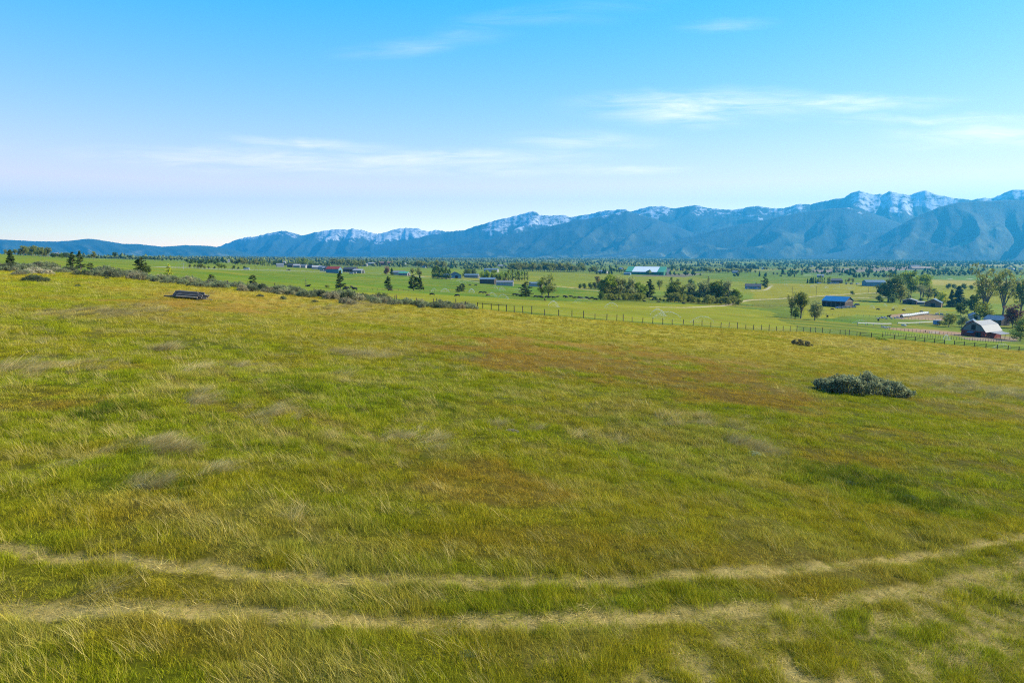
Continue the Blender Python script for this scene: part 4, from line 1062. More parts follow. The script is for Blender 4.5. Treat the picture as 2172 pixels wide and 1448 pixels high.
tree('cottonwood', 'deciduous_tree', 2088, 683, 42, (.21,.23,.03), 'yellow-green leafy tree behind the gambrel barn', wide=1.2, var=2)
tree('cottonwood', 'deciduous_tree', 2163, 668, 76, G_OLIVE, 'tall leafy tree at the right edge behind the plum tree', wide=.9, var=1)
tree('cottonwood', 'deciduous_tree', 2200, 672, 84, G_DARK, 'dark tree standing past the right edge of the farm', wide=1.0, var=0)
tree('round', 'plum_tree', 2147, 697, 46, G_PLUM, 'purple-leaved plum tree beside the gambrel barn', wide=1.0, var=0)
tree('round', 'deciduous_tree', 2164, 722, 48, G_OLIVE, 'rounded olive tree in front of the farm at the right edge', wide=1.05, var=1)
row('round', 'deciduous_tree', (2010, 612), (2060, 614), 4, 10, G_DARK, 'low dark tree behind the farm conifers', 'low trees behind the farm', 1.2)
# nearer belts of the left and middle distance
row('cottonwood', 'deciduous_tree', (44, 541), (104, 545), 12, 19, G_OLIVE, 'olive tree in the dense row on the left skyline', 'skyline tree row at the left', 1.1)
row('cottonwood', 'deciduous_tree', (-60, 535), (34, 540.5), 9, 11, G_OLIVE, 'low tree left of the dense skyline row', 'low skyline trees at the left edge', 1.3)
row('round', 'deciduous_tree', (110, 546), (142, 547), 6, 9, G_DARK, 'dark round tree beside the white roof on the left skyline', 'dark skyline trees', 1.2)
row('cottonwood', 'deciduous_tree', (150, 548), (235, 549), 10, 7, G_DARK, 'low dark tree behind the pine pair', 'dark hedge behind the pine pair', 1.5)
tree('cottonwood', 'deciduous_tree', 199, 550, 18, G_OLIVE, 'feathery tree rising above the hedge right of the pine pair')
tree('cottonwood', 'deciduous_tree', 244, 550.5, 16, G_DARK, 'darker round-topped tree on the field edge left of the rounded pine')
row('cottonwood', 'deciduous_tree', (262, 550), (352, 553), 12, 8, G_DARK, 'low dark tree behind the dense rounded pine', 'trees behind the rounded pine', 1.4)
row('round', 'deciduous_tree', (404, 569), (436, 570), 5, 9, G_OLIVE, 'small olive tree along the pale fence', 'small trees along the pale fence', 1.1)
row('cottonwood', 'deciduous_tree', (443, 570), (454, 570), 2, 8, G_DARK, 'little dark tree along the pale fence', 'little dark trees at the pale fence', 1.1)
row('cottonwood', 'deciduous_tree', (462, 570), (476, 570), 3, 13, G_FRESH, 'fresh green tree in the knot left of the silver van', 'green knot left of the van', 1.1)
row('round', 'deciduous_tree', (496, 571), (518, 571), 3, 7, G_DARK, 'low tree directly left of the silver van', 'low trees by the van', 1.1)
row('cottonwood', 'deciduous_tree', (396, 560), (462, 561), 12, 10, G_DARK, 'dark tree in the far belt above the pale fence', 'dark belt above the pale fence', 1.3)
row('cottonwood', 'deciduous_tree', (494, 562), (546, 563), 11, 13, G_OLIVE, 'olive tree in the long belt above the van', 'olive belt above the van', 1.2)
row('poplar', 'poplar_tree', (554, 564), (576, 565), 6, 11, G_FRESH, 'narrow poplar at the right end of the belt above the van', 'poplars by the belt above the van', 1.8)
row('cottonwood', 'deciduous_tree', (580, 564), (700, 567), 20, 9, G_DARK, 'small tree among the houses left of the red-roofed barn', 'house trees left of the red roof', 1.4)
row('cottonwood', 'deciduous_tree', (636, 562), (660, 563), 4, 14, G_FRESH, 'larger green tree among the houses left of the red roof', 'green house trees', 1.2)
row('cottonwood', 'deciduous_tree', (706, 563), (768, 566), 14, 13, G_OLIVE, 'olive tree in the belt behind the red-roofed barn', 'belt behind the red roof', 1.2)
row('spruce', 'spruce_tree', (760, 562), (775, 562), 3, 11, G_DARK, 'dark pointed spruce behind the white sheds', 'pointed spruces by the white sheds', 1.3)
row('cottonwood', 'deciduous_tree', (780, 562), (880, 564), 14, 9, G_DARK, 'dark tree behind the red shed', 'trees behind the red shed', 1.3)
tree('round', 'plum_tree', 820, 583, 17, (.22,.12,.10), 'reddish-brown tree beside a spruce in mid valley', wide=1.0)
tree('spruce', 'spruce_tree', 831, 583, 15, G_DARK, 'dark spruce touching the reddish-brown tree', wide=1.3)
tree('cottonwood', 'deciduous_tree', 874, 584, 15, G_OLIVE, 'light tree, left of the two above the pine pair', wide=1.1)
tree('cottonwood', 'deciduous_tree', 889, 586, 18, G_OLIVE, 'light tree, right of the two above the pine pair', wide=1.1)
for i in range(15):
    tree('poplar', 'poplar_tree', 917 + i * 2.75, 591 + i * .12, random.uniform(20, 30), (.20,.25,.05), 'slender poplar in the tight poplar row', group='tight row of poplars', wide=1.1)
row('cottonwood', 'deciduous_tree', (882, 567), (944, 568), 14, 14, G_OLIVE, 'olive tree in the belt behind the poplar row', 'belt behind the poplar row', 1.3)
row('round', 'deciduous_tree', (985, 588), (1006, 587), 3, 14, G_DARK, 'dark tree by the small sheds right of the poplar row', 'dark trees right of the poplars', .9)
row('cottonwood', 'deciduous_tree', (1024, 596), (1074, 598), 9, 21, G_FRESH, 'fresh green tree in the row above the open pole barn', 'green row above the pole barn', .9)
row('poplar', 'poplar_tree', (1078, 595), (1118, 595), 9, 22, G_FRESH, 'upright tree in the thick row left of the open field', 'upright trees left of the open field', 1.7)
row('round', 'shrub', (1062, 600), (1076, 600), 3, 9, (.2,.18,.05), 'tan-green low bush at the foot of the green row', 'low bushes above the long shed', 1.2, cat='shrub')
row('cottonwood', 'deciduous_tree', (1082, 575), (1236, 577), 34, 17, G_OLIVE, 'tree in the long belt above the open field', 'long belt above the open field', 1.2)
row('cottonwood', 'deciduous_tree', (1252, 580), (1262, 581), 3, 13, G_OLIVE, 'tree at the far field corner left of the white-roofed arena', 'field corner trees', 1.0)
row('spruce', 'spruce_tree', (1266, 581), (1296, 582), 6, 9, G_DARK, 'dark spruce round the house left of the arena', 'spruces left of the arena', 1.4)
row('cottonwood', 'deciduous_tree', (1296, 578), (1336, 580), 8, 9, G_DARK, 'dark tree just left of the white-roofed arena', 'trees beside the arena', 1.3)
row('cottonwood', 'deciduous_tree', (1420, 573), (1500, 576), 14, 9, G_DARK, 'tree behind the silo tower of the arena', 'trees right of the arena', 1.3)
row('cottonwood', 'deciduous_tree', (1500, 578), (1600, 580), 16, 9, G_OLIVE, 'low tree in the belt right of the arena', 'belt right of the arena', 1.4)
row('round', 'deciduous_tree', (1544, 571), (1604, 572), 12, 8, (.055,.09,.05), 'very dark tree in the dense plantation beyond the arena', 'dense dark plantation', 1.3)

# sagebrush along the meadow fence
def sage(u, v, h_px, col, label, group='sagebrush along the meadow fence', wide=1.0, cat='sagebrush', name='sagebrush', **kw):
    return tree('sage', name, u, v, h_px, col, label, cat, group, wide, jitter=.18, sink=.03, **kw)
fu, fv = np.array([p[0] for p in FENCE_PX]), np.array([p[1] for p in FENCE_PX])
u = -60.0
while u < 1012:
    zone = 'left of the log pile' if u < 360 else ('behind the log pile' if u < 450 else ('between the log pile and the tall pine' if u < 730 else 'near the right end of the brush row'))
    back = random.random() < .35
    h = random.uniform(11, 18) * (1.25 if 220 < u < 300 or 700 < u < 760 else 1.0) * (.85 if u > 860 else 1)
    if not (1000 < u):
        col = random.choice([G_SAGE, G_SAGE, G_SAGE2, G_SAGED, (.16, .175, .10)])
        sage(u, np.interp(u, fu, fv) + (random.uniform(-2, 1) if back else random.uniform(1, 6)), h, col, ('tall ' if h > 15.5 else 'low ' if h < 12.5 else 'middling ') + ('dark' if col == G_SAGED else 'tan-tinged' if col == G_SAGE2 else 'grey-green') + ' sagebrush in the fence row ' + zone, wide=random.uniform(.9, 1.25))
    u += random.uniform(4.5, 9.5) if random.random() < .9 else random.uniform(12, 18)
for i, uu in enumerate(np.linspace(30, 128, 12)):
    sage(uu, 577 + random.uniform(-3, 6), random.uniform(10, 15), random.choice([G_SAGE2, (.42, .37, .25), G_SAGE]), 'pale tan sagebrush in the wide patch at the left', 'pale sagebrush patch', 1.2)
sage(70, 597, 17, G_SAGED, 'dark low sagebrush in front of the pale patch', None, 1.5)
sage(84, 598, 14, G_SAGED, 'small dark sagebrush touching the right of the low one', None, 1.3)
sage(226, 592, 6, G_SAGED, 'tiny dark sagebrush tuft on the grass below the fence row', None)
sage(165, 608, 6, G_SAGED, 'tiny olive bush alone left of the log pile', None)
sage(600, 631, 9, G_SAGE, 'small sagebrush standing out in front of the row right of the log pile', None)
sage(552, 626, 7, G_SAGED, 'tiny dark sagebrush in front of the row right of the log pile', None)
for uu, vv, hh in ((735, 641, 15), (745, 643, 13), (728, 640, 12)):
    sage(uu, vv, hh, G_SAGE2, 'brownish sagebrush in the tall clump below the tall pine', 'tall brown brush clump', 1.1)
sage(668, 637, 6, G_SAGED, 'tiny dark bush below the fence row left of the brown clump', None)
# the two lone bushes on the meadow
def thicket(name, u, v, length_px, h_px, col, label, seed, ratio=.33, n=150, tilt=-.10, per=60, size=.13):
    p = spot(u, v); m = px_size(p); L, H = length_px * m, h_px * m
    g = np.random.default_rng(seed); T = Tube(); cen, rad, num = [], [], []
    for i in range(n):
        s = g.uniform(-1, 1); q = g.uniform(-1, 1) * math.sqrt(max(1 - s * s * .85, .05))
        hh = H * (.55 + .45 * math.sqrt(max(1 - s * s, 0)) * math.sqrt(max(1 - q * q, 0))) * (.30 + 1.15 * fbm(np.array([s * 5.0]), np.array([q * 2.6]), seed, 2)[0])
        hh *= (1 - .45 * abs(s) ** 3)
        pos = np.array([s * L * .5, q * L * ratio * .5 + .25 * math.sin(s * 3) * H, 0]); zg = tz(p.x + pos[0], p.y + pos[1]) - p.z
        c = pos + np.array([0, 0, zg + hh * .8]); cen.append(c); rad.append(H * .17 * (.6 + .8 * g.random())); num.append(per)
        if abs(q) > .45: cen.append(pos + np.array([0, 0, zg + hh * .38])); rad.append(H * .24); num.append(per // 2)
        T.add([pos + np.array([g.normal(0, .2), g.normal(0, .2), zg - .08]), pos + np.array([0, 0, zg + hh * .4]), c], [.035, .022, .008], 4)
    o = empty(name, p)
    add('stem', T.mesh('stem', M_BARK), o)
    c = add('crown', leaf_mesh('crown', cen, rad, num, size, M_LEAF, seed + 3), o); c.color = rgba(col)
    return tag(o, label, 'sagebrush')
thicket('sagebrush_thicket', 1832, 843, 205, 41, (.19, .21, .125), 'large dark blue-green sagebrush thicket alone on the right of the meadow', 301, .34, 190, size=.085)
thicket('sagebrush_bush', 1700, 731, 46, 14, (.17, .15, .08), 'small brown-green bush alone on the meadow below the post fence', 311, .4, 60, per=40, size=.10)
sage(1870, 722, 9, G_FRESH, 'bright green weed bush growing through the rail fence', None, 1.6)
for uu, vv, hh, cc, lb in ((1598, 968, 16, (.28, .29, .20), 'low grey dead weed clump in the lush grass'), (1800, 1030, 20, G_SAGED, 'dark low weed clump on the right of the meadow'), (1760, 1022, 16, (.22, .25, .14), 'grey-green weed clump left of the dark one'),
                       (1930, 1060, 18, G_SAGED, 'dark green weed clump lowest on the right of the meadow'), (1085, 915, 15, (.34, .30, .22), 'grey dead weed clump in mid meadow'), (300, 1040, 22, (.26, .24, .16), 'grey dead brush below the bleached tussock'), (860, 1275, 18, (.22, .20, .12), 'dead twiggy clump between the wheel ruts'),
                       (990, 1385, 24, (.15, .18, .07), 'dark weed clump at the bottom of the picture'), (640, 836, 10, G_DARK, 'dark green weed clump in the left of the meadow'), (930, 865, 10, G_OLIVE, 'olive weed clump in mid meadow')):
    sage(uu, vv, hh * .6, cc, lb, None, 1.7, 'weed clump', 'weed_clump')

# far woods over the valley floor: one mass of small crowns
def far_woods():
    g = np.random.default_rng(77)
    n = 260000
    y = np.exp(g.uniform(math.log(1350), math.log(8200), n)); x = g.uniform(-.95, .95, n) * y
    hedge = fbm(x / 420, y / 95, 201, 4, .6); clump = fbm(x / 80, y / 60, 205, 2)
    a = x / y
    thr = .575 - .085 * sstep(2300, 4600, y) - .05 * sstep(.0, .5, a) * sstep(4200, 5600, y) + .02 * (y < 1900)
    k = np.where(hedge + .22 * (clump - .5) > thr)[0]
    k = k[g.random(len(k)) < (.35 + .65 * sstep(1800, 3000, y[k]))][:17000]
    x, y = x[k], y[k]; z = terrain(x, y); m = len(x)
    h = g.uniform(4, 13, m) * g.uniform(.7, 1.15, m); w = h * g.uniform(.7, 1.35, m); pine = g.random(m) < (.18 + .3 * sstep(4000, 6500, y))
    w = np.where(pine, h * .5, w)
    # eight-sided uneven crowns
    base = np.array([(0, 0, .05), (1, 0, .45), (.3, .95, .5), (-.8, .6, .4), (-.8, -.6, .55), (.3, -.95, .42), (.15, .1, 1.0), (-.25, -.2, .88)])
    tri = np.array([(0, 2, 1), (0, 3, 2), (0, 4, 3), (0, 5, 4), (0, 1, 5), (6, 1, 2), (6, 2, 3), (7, 3, 4), (7, 4, 5), (6, 5, 1), (6, 3, 7), (6, 7, 5)])
    jit = 1 + g.normal(0, .16, (m, 8, 3)); rot = g.uniform(0, 6.283, m)
    V = base[None] * jit
    V = np.where(pine[:, None, None], V * np.array([1, 1, 1]) * np.where(base[:, 2:3] > .8, 1, np.array([1, 1, .45])), V)
    X = V[..., 0] * w[:, None] * .5; Y = V[..., 1] * w[:, None] * .5
    c, s = np.cos(rot)[:, None], np.sin(rot)[:, None]
    P = np.stack([X * c - Y * s + x[:, None], X * s + Y * c + y[:, None], V[..., 2] * h[:, None] + z[:, None] - .3], -1).reshape(-1, 3)
    F = (tri[None] + (np.arange(m) * 8)[:, None, None]).reshape(-1, 3)
    base_c = np.where(pine[:, None], np.array([[.055, .080, .040]]), np.array([[.125, .155, .045]])) * g.uniform(.7, 1.35, (m, 1))
    cl = np.repeat(np.concatenate([base_c, np.ones((m, 1))], 1), 8, 0).astype(np.float32)
    k2 = NT('far_foliage'); cc = k2.attr('crown_colour').outputs['Color']
    mt = k2.done(k2.leafy(cc, .25))
    return tag(add('far_woods', mesh_np('far_woods', P, F, mt, False, {'crown_colour': ('FLOAT_COLOR', 'POINT', cl)})), 'distant belts of trees across the valley floor', 'woods', kind='stuff')
far_woods()
# ------------------------------------------------------------------ built things
class MB:
    def __init__(s): s.V, s.F = [], []
    def quad(s, *p):
        b = len(s.V); s.V += [tuple(q) for q in p]; s.F.append(tuple(range(b, b + len(p)))); return s
    def box(s, x0, x1, y0, y1, z0, z1):
        b = len(s.V)
        s.V += [(x, y, z) for z in (z0, z1) for x, y in ((x0, y0), (x1, y0), (x1, y1), (x0, y1))]
        s.F += [tuple(b + i for i in f) for f in ((3, 2, 1, 0), (4, 5, 6, 7), (0, 1, 5, 4), (1, 2, 6, 5), (2, 3, 7, 6), (3, 0, 4, 7))]; return s
    def slab(s, a, b, c, d, t):
        """thick sheet over the quad a b c d, thickness t along its normal"""
        a, b, c, d = (np.array(q, float) for q in (a, b, c, d))
        n = np.cross(b - a, d - a); n /= np.linalg.norm(n); k = len(s.V)
        s.V += [tuple(q) for q in (a, b, c, d)] + [tuple(q + n * t) for q in (a, b, c, d)]
        s.F += [tuple(k + i for i in f) for f in ((3, 2, 1, 0), (4, 5, 6, 7), (0, 1, 5, 4), (1, 2, 6, 5), (2, 3, 7, 6), (3, 0, 4, 7))]; return s
    def bar(s, p, q, r=.05, n=6, r2=None):
        p, q = np.array(p, float), np.array(q, float); t = q - p; t /= np.linalg.norm(t) + 1e-9
        a = np.cross(t, [0, 0, 1] if abs(t[2]) < .9 else [1, 0, 0]); a /= np.linalg.norm(a); b = np.cross(t, a); k = len(s.V); r2 = r if r2 is None else r2
        for e, rr in ((p, r), (q, r2)):
            for i in range(n):
                w = 6.2832 * i / n; s.V.append(tuple(e + rr * (a * math.cos(w) + b * math.sin(w))))
        for i in range(n): s.F.append((k + i, k + (i + 1) % n, k + n + (i + 1) % n, k + n + i))
        s.F.append(tuple(k + n - 1 - i for i in range(n))); s.F.append(tuple(k + n + i for i in range(n))); return s
    def prism(s, prof, y0, y1):
        """closed x-z outline swept along y"""
        k = len(s.V); n = len(prof)
        s.V += [(x, y0, z) for x, z in prof] + [(x, y1, z) for x, z in prof]
        s.F.append(tuple(k + i for i in range(n))); s.F.append(tuple(k + n + n - 1 - i for i in range(n)))
        for i in range(n): s.F.append((k + (i + 1) % n, k + i, k + n + i, k + n + (i + 1) % n))
        return s
    def mesh(s, name, mat, smooth=False):
        me = bpy.data.meshes.new(name); me.from_pydata(s.V, [], s.F)
        bm = bmesh.new(); bm.from_mesh(me); bmesh.ops.recalc_face_normals(bm, faces=bm.faces); bm.to_mesh(me); bm.free()
        if smooth: me.polygons.foreach_set('use_smooth', [True] * len(me.polygons))
        me.materials.append(mat); return me
    def put(s, name, mat, parent, smooth=False): return add(name, s.mesh(name, mat, smooth), parent)
def mat_boards(name, col, scale=4.0, axis=(1, 1, 0), var=.3, rough=.85, metal=0.0, spec=.2):
    """upright boards or roof ribs: fine relief along one direction"""
    k = NT(name); p = k.coords('Object')
    w = k.n('ShaderNodeTexWave'); w.bands_direction = 'DIAGONAL' if axis == (1, 1, 0) else ('Y' if axis[1] else 'X'); w.inputs['Scale'].default_value = scale; w.inputs['Distortion'].default_value = .4
    k.l(p, w.inputs['Vector']); n = k.noise(1.3, 4, p)
    c = k.mix(n, tuple(q * (1 - var) for q in col), tuple(min(1, q * (1 + var)) for q in col))
    c = k.mix(.35, c, k.mix(w.outputs[1], (.7, .7, .7), (1.1, 1.1, 1.1)), 'MULTIPLY')
    return k.done(k.principled(c, rough, spec, metal, k.bump(w.outputs[1], .4, .04)))
W_DARK = mat_boards('dark_board_wall', (.085, .065, .050)); W_RED = mat_boards('red_board_wall', (.21, .045, .035)); W_WHITE = mat_boards('white_board_wall', (.20, .20, .19)); W_GREY = mat_boards('grey_board_wall', (.32, .31, .29)); W_LOG = mat_boards('log_wall', (.17, .11, .07)); W_TAN = mat_boards('tan_board_wall', (.42, .33, .22)); W_BLUE = mat_boards('blue_metal_wall', (.10, .20, .25)); W_GREEN = mat_boards('green_metal_wall', (.04, .16, .085)); W_PALE = mat_boards('pale_green_board_wall', (.15, .17, .145))
R_BLUE = mat_boards('blue_metal_roof', (.025, .165, .30), 3, (1, 0, 0), .12, .45, .0, .4); R_GREY = mat_boards('galvanised_roof', (.17, .18, .18), 3, (1, 0, 0), .15, .60, .0, .3); R_DARK = mat_boards('dark_shingle_roof', (.06, .065, .075), 5, (0, 1, 0)); R_RED = mat_boards('red_metal_roof', (.30, .05, .04), 3, (1, 0, 0)); R_WHITE = mat_boards('white_metal_roof', (.29, .295, .295), 2, (1, 0, 0), .06); R_BRIGHT = mat_boards('bright_white_roof', (.72, .73, .73), 2, (1, 0, 0), .05); R_GREEN = mat_boards('green_metal_roof', (.07, .30, .17), 2, (1, 0, 0), .12); R_TEAL = mat_boards('blue_grey_roof', (.10, .165, .21), 3, (1, 0, 0)); R_TAN = mat_boards('tan_roof', (.38, .29, .21), 3, (1, 0, 0), .1); R_BROWN = mat_boards('brown_roof', (.20, .12, .08), 3, (1, 0, 0))
M_GLASS = NT('window_glass'); M_GLASS = M_GLASS.done(M_GLASS.principled((.03, .04, .05), .08, .6))
M_DARKIN = mat_plain('opening_shade', (.018, .016, .015), .9)  # flat near-black that paints the shade inside doorways and stalls
M_TRIM = mat_plain('white_trim', (.42, .42, .40), .6)
M_POST = mat_plain('weathered_post', (.105, .085, .065), .95, .1, 0, .4, 5, .5, (1, 1, .2))
M_RAIL = mat_plain('dark_rail', (.060, .050, .040), .9, .1, 0, .4, 4, .4)
M_PALEPOST = mat_plain('pale_post', (.36, .34, .29), .9, .1)
M_WIRE = mat_plain('fence_wire', (.22, .21, .20), .5, .4, .6)
M_WHITE = mat_plain('white_paint', (.30, .30, .30), .45, .4, 0, .08)
M_TYRE = mat_plain('tyre_rubber', (.02, .02, .02), .85)
M_METAL = mat_plain('grey_metal', (.40, .42, .44), .4, .5, .5, .1)
M_LOG = mat_plain('weathered_timber', (.105, .098, .09), .9, .1, 0, .45, 4, .7, (.25, 1, 1))
M_LOGLIGHT = mat_plain('pale_cut_timber', (.30, .25, .18), .9, .1, 0, .3, 4)
M_COW = mat_plain('black_hide', (.014, .012, .011), .75, .3, 0, .3, 3)
M_COWB = mat_plain('brown_hide', (.085, .038, .020), .75, .3, 0, .3, 3)
M_HORSE = mat_plain('white_hide', (.55, .52, .47), .75, .3, 0, .15, 3)
M_ROCK = mat_plain('pale_rock', (.22, .22, .23), .9, .15, 0, .35, 2, .6)
M_TARP = mat_plain('pale_wrap', (.24, .27, .26), .5, .4, 0, .18, 1.2, .4)

def building(name, u, v, wide_px, long_m, wall_h, roof_h, rz, wall, roof, label, cat='building', style='gable', over=.4, windows=0, door=True, group=None, dims=None, lean=None, door_mat=None, at=None):
    """ridge along local y, front gable towards local -y"""
    p = at or spot(u, v)
    W = dims[0] if dims else wide_px * px_size(p)
    L = dims[1] if dims else long_m
    rz = R(rz)
    c = [(sx * W / 2 * math.cos(rz) - sy * L / 2 * math.sin(rz) + p.x, sx * W / 2 * math.sin(rz) + sy * L / 2 * math.cos(rz) + p.y) for sx in (-1, 1) for sy in (-1, 1)]
    zs = [tz(*q) for q in c]; z0 = min(zs) - p.z - .15; base = max(zs) - p.z
    o = empty(name, p, rz); h = base + wall_h; w = W / 2; l = L / 2
    wl, rf = MB(), MB()
    if style == 'gable': prof = [(-w, h), (0, h + roof_h), (w, h)]
    elif style == 'gambrel': prof = [(-w, h), (-w * .62, h + roof_h * .62), (0, h + roof_h), (w * .62, h + roof_h * .62), (w, h)]
    elif style == 'shed': prof = [(-w, h), (w, h + roof_h)]
    wl.prism([(-w, z0)] + prof + [(w, z0)], -l, l).put('wall', wall, o)
    n = len(prof)
    ext = []
    for i, (x, z) in enumerate(prof):
        if i == 0: dx, dz = prof[0][0] - prof[1][0], prof[0][1] - prof[1][1]
        elif i == n - 1: dx, dz = prof[-1][0] - prof[-2][0], prof[-1][1] - prof[-2][1]
        else: dx = dz = 0
        q = math.hypot(dx, dz) or 1; ext.append((x + dx / q * over, z + dz / q * over + .03))
    for i in range(n - 1):
        a, b = ext[i], ext[i + 1]
        rf.slab((a[0], -l - over, a[1]), (b[0], -l - over, b[1]), (b[0], l + over, b[1]), (a[0], l + over, a[1]), .16 if i % 2 else .15)
    rf.put('roof', roof, o)
    if door:
        d = MB().box(-min(1.6, w * .35), min(1.6, w * .35), -l - .04, -l + .02, z0, base + min(wall_h * .86, 3.2)); d.put('door', door_mat or M_DARKIN, o)
    for k in range(windows):
        y = -l + L * (k + .5) / windows
        for sx in (-1, 1):
            f = MB().box(sx * w - .05, sx * w + .05, y - .65, y + .65, base + wall_h * .42, base + wall_h * .82).put('window', M_TRIM, o)
            MB().box(sx * w - .08, sx * w + .08, y - .52, y + .52, base + wall_h * .46, base + wall_h * .78).put('pane', M_GLASS, f)
    if lean:
        side, lw, lh = lean
        m = MB(); m.slab((side * (w - .1), -l * .6, h - .25), (side * (w + lw), -l * .6, h - lh), (side * (w + lw), l * .7, h - lh), (side * (w - .1), l * .7, h - .25), .12 * (1 if side > 0 else -1)); m.put('lean_to_roof', roof, o)
        for yy in (-l * .55, 0, l * .65):
            MB().bar((side * (w + lw - .2), yy, z0 - 1.0), (side * (w + lw - .2), yy, h - lh), .10).put('post', M_POST, o)
    tag(o, label, cat, group)
    return o, base, W, L, h
# farm at the right
o, b, W, L, h = building('gambrel_barn', 2080, 713, 47, 13.5, 2.5, 4.2, -60, W_RED, R_GREY, 'red barn with pale gambrel metal roof and lean-to at the farm', 'barn', 'gambrel', .5, 0, False, lean=(1, 5.0, 1.0))
w = W / 2; l = L / 2
MB().prism([(-w + .15, h), (-w * .62, h + 4.2 * .62 - .12), (0, h + 4.05), (w * .62, h + 4.2 * .62 - .12), (w - .15, h)], -l - .05, -l + .02).put('loft_front', W_PALE, o)
MB().box(-.9, .9, -l - .09, -l + .01, h + .4, h + 2.7).put('loft_door', M_DARKIN, o)
MB().slab((-2.2, -l, h - .3), (-2.2, -l - 1.3, h - .9), (.4, -l - 1.3, h - .9), (.4, -l, h - .3), .06).put('awning', R_TEAL, o)
MB().box(1.0, 3.2, -l - .06, -l + .01, .1, h - .5).put('door', M_DARKIN, o)
building('farm_shed', 2062, 697, 22, 9, 2.6, 1.8, -35, W_RED, R_TEAL, 'low red shed with blue-grey roof left of the gambrel barn', 'shed')
building('farm_shed', 2066, 678, 18, 7, 2.4, 1.6, -20, W_GREY, R_TEAL, 'small shed with blue-grey roof behind the gambrel barn', 'shed')
building('farm_house', 2113, 690, 30, 10, 3.0, 2.2, 25, W_DARK, R_TEAL, 'house with blue-grey roof between the gambrel barn and plum tree', 'house', windows=2)
building('farm_shed', 1930, 645, 26, 10, 2.8, 1.6, -35, W_DARK, R_GREY, 'dark shed with bright tilted metal roof under the farm grove', 'shed')
building('farm_shed', 1952, 646, 18, 6, 2.0, .6, 60, W_WHITE, R_WHITE, 'low white shed between the tilted roof and the log house', 'shed', door=False)
building('log_house', 1980, 650, 30, 11, 3.4, 3.0, -38, W_LOG, R_TEAL, 'brown log house with shiny roof beside the yellow-green tree', 'house', windows=2)
o, b, W, L, h = building('pole_barn', 1776, 651, 38, 17, 4.2, 3.1, 40, W_DARK, R_BLUE, 'dark wooden barn with bright blue metal roof', 'barn', over=.5, door=False)
for k in range(5): MB().box(-W / 2 - .06, -W / 2 + .02, -L / 2 + L * (k + .18) / 5, -L / 2 + L * (k + .82) / 5, .05, b + 3.2).put('stall_shade_sheet', M_DARKIN, o)  # dark sheets on the solid wall, painted shade for open stalls
MB().box(-W * .5 - .02, W * .5 + .02, -L / 2 - .05, -L / 2 + .01, h - .12, h + .12).put('trim_board', M_TRIM, o)
# middle distance
o, b, W, L, h = building('riding_arena', 1373, 582, 0, 0, 5.0, 9.5, 62, W_GREEN, R_BRIGHT, 'huge white-roofed arena hall with green ends', 'hall', over=.6, dims=(40, 78), door=False)
w, l = W / 2, L / 2
for sy0, sy1 in ((-l - .7, -l + 13), (l - 13, l + .7)):
    for sx in (-1, 1): MB().slab((sx * (w + .75), sy0, h - .10), (sx * .0, sy0, h + 9.80), (sx * .0, sy1, h + 9.80), (sx * (w + .75), sy1, h - .10), -.14 * sx).put('roof_end_panel', R_GREEN, o)
MB().box(-7, 7, -l - .08, -l + .01, -1, h * .9).put('door', M_DARKIN, o)
building('feed_tower', 1413, 583, 11, 10, 13, 2, 20, W_GREY, R_GREY, 'tall grey feed tower at the right end of the arena', 'tower', door=False)
building('farm_shed', 1331, 583, 15, 12, 3, 1.5, 70, W_BLUE, R_TEAL, 'low bluish annex at the left end of the arena', 'shed', door=False)
building('ranch_house', 1597, 613, 24, 15, 2.8, 2.8, 75, W_BLUE, R_DARK, 'house with dark roof and white vehicles beside it', 'house', windows=3, dims=(11, 17))
building('implement_shed', 1771, 600.5, 0, 0, 4.2, 2.6, 82, W_DARK, R_DARK, 'dark shed with white fronts beside the shelter belt', 'shed', dims=(13, 18))
building('machine_hall', 1853, 607, 0, 0, 5.5, 2.6, 84, W_BLUE, R_TEAL, 'long blue-grey metal hall left of the farm grove', 'hall', dims=(16, 26))
building('long_barn', 1953, 571.5, 0, 0, 5, 3, 88, W_TAN, R_TAN, 'very long low barn with cream roof in the far fields', 'barn', dims=(18, 60), door=False)
building('long_barn', 1940, 566, 0, 0, 4, 2, 88, W_WHITE, R_WHITE, 'short white-roofed barn behind the long cream roof', 'barn', dims=(16, 34), door=False)
building('red_barn', 709, 579, 0, 0, 4.6, 2.8, 74, W_BLUE, R_RED, 'metal barn with red roof in the left valley', 'barn', dims=(9, 17))
building('farm_shed', 744, 577, 0, 0, 4.2, 2.4, 80, W_DARK, R_DARK, 'dark wide shed right of the red-roofed barn', 'shed', dims=(10, 18))
building('farm_shed', 761, 579, 0, 0, 3.4, 1.6, 70, W_PALE, R_WHITE, 'small pale greenhouse-like shed right of the dark wide shed', 'shed', dims=(9, 13))
building('open_pole_barn', 1035, 602, 0, 0, 4.2, 1.6, 80, W_DARK, R_TEAL, 'small barn with blue-grey roof below the green tree row', 'barn', dims=(9, 15))
building('long_shed', 1071, 606, 0, 0, 3.0, 1.4, 83, W_GREY, R_GREY, 'long grey-roofed shed right of the small blue-grey barn', 'shed', dims=(6, 16))
building('farm_shed', 1136, 608, 0, 0, 2.8, 1.2, 80, W_GREY, R_TEAL, 'low shed half hidden behind the broad dark pine', 'shed', dims=(7, 12))
building('farm_shed', 847, 583, 0, 0, 3, 2, 80, W_GREY, R_GREY, 'small grey shed right of the reddish-brown tree', 'shed', dims=(9, 16))
building('farm_shed', 858, 585, 0, 0, 3, 1.6, 70, W_WHITE, R_GREEN, 'small green-roofed shed beside the grey shed in mid valley', 'shed', dims=(8, 12))
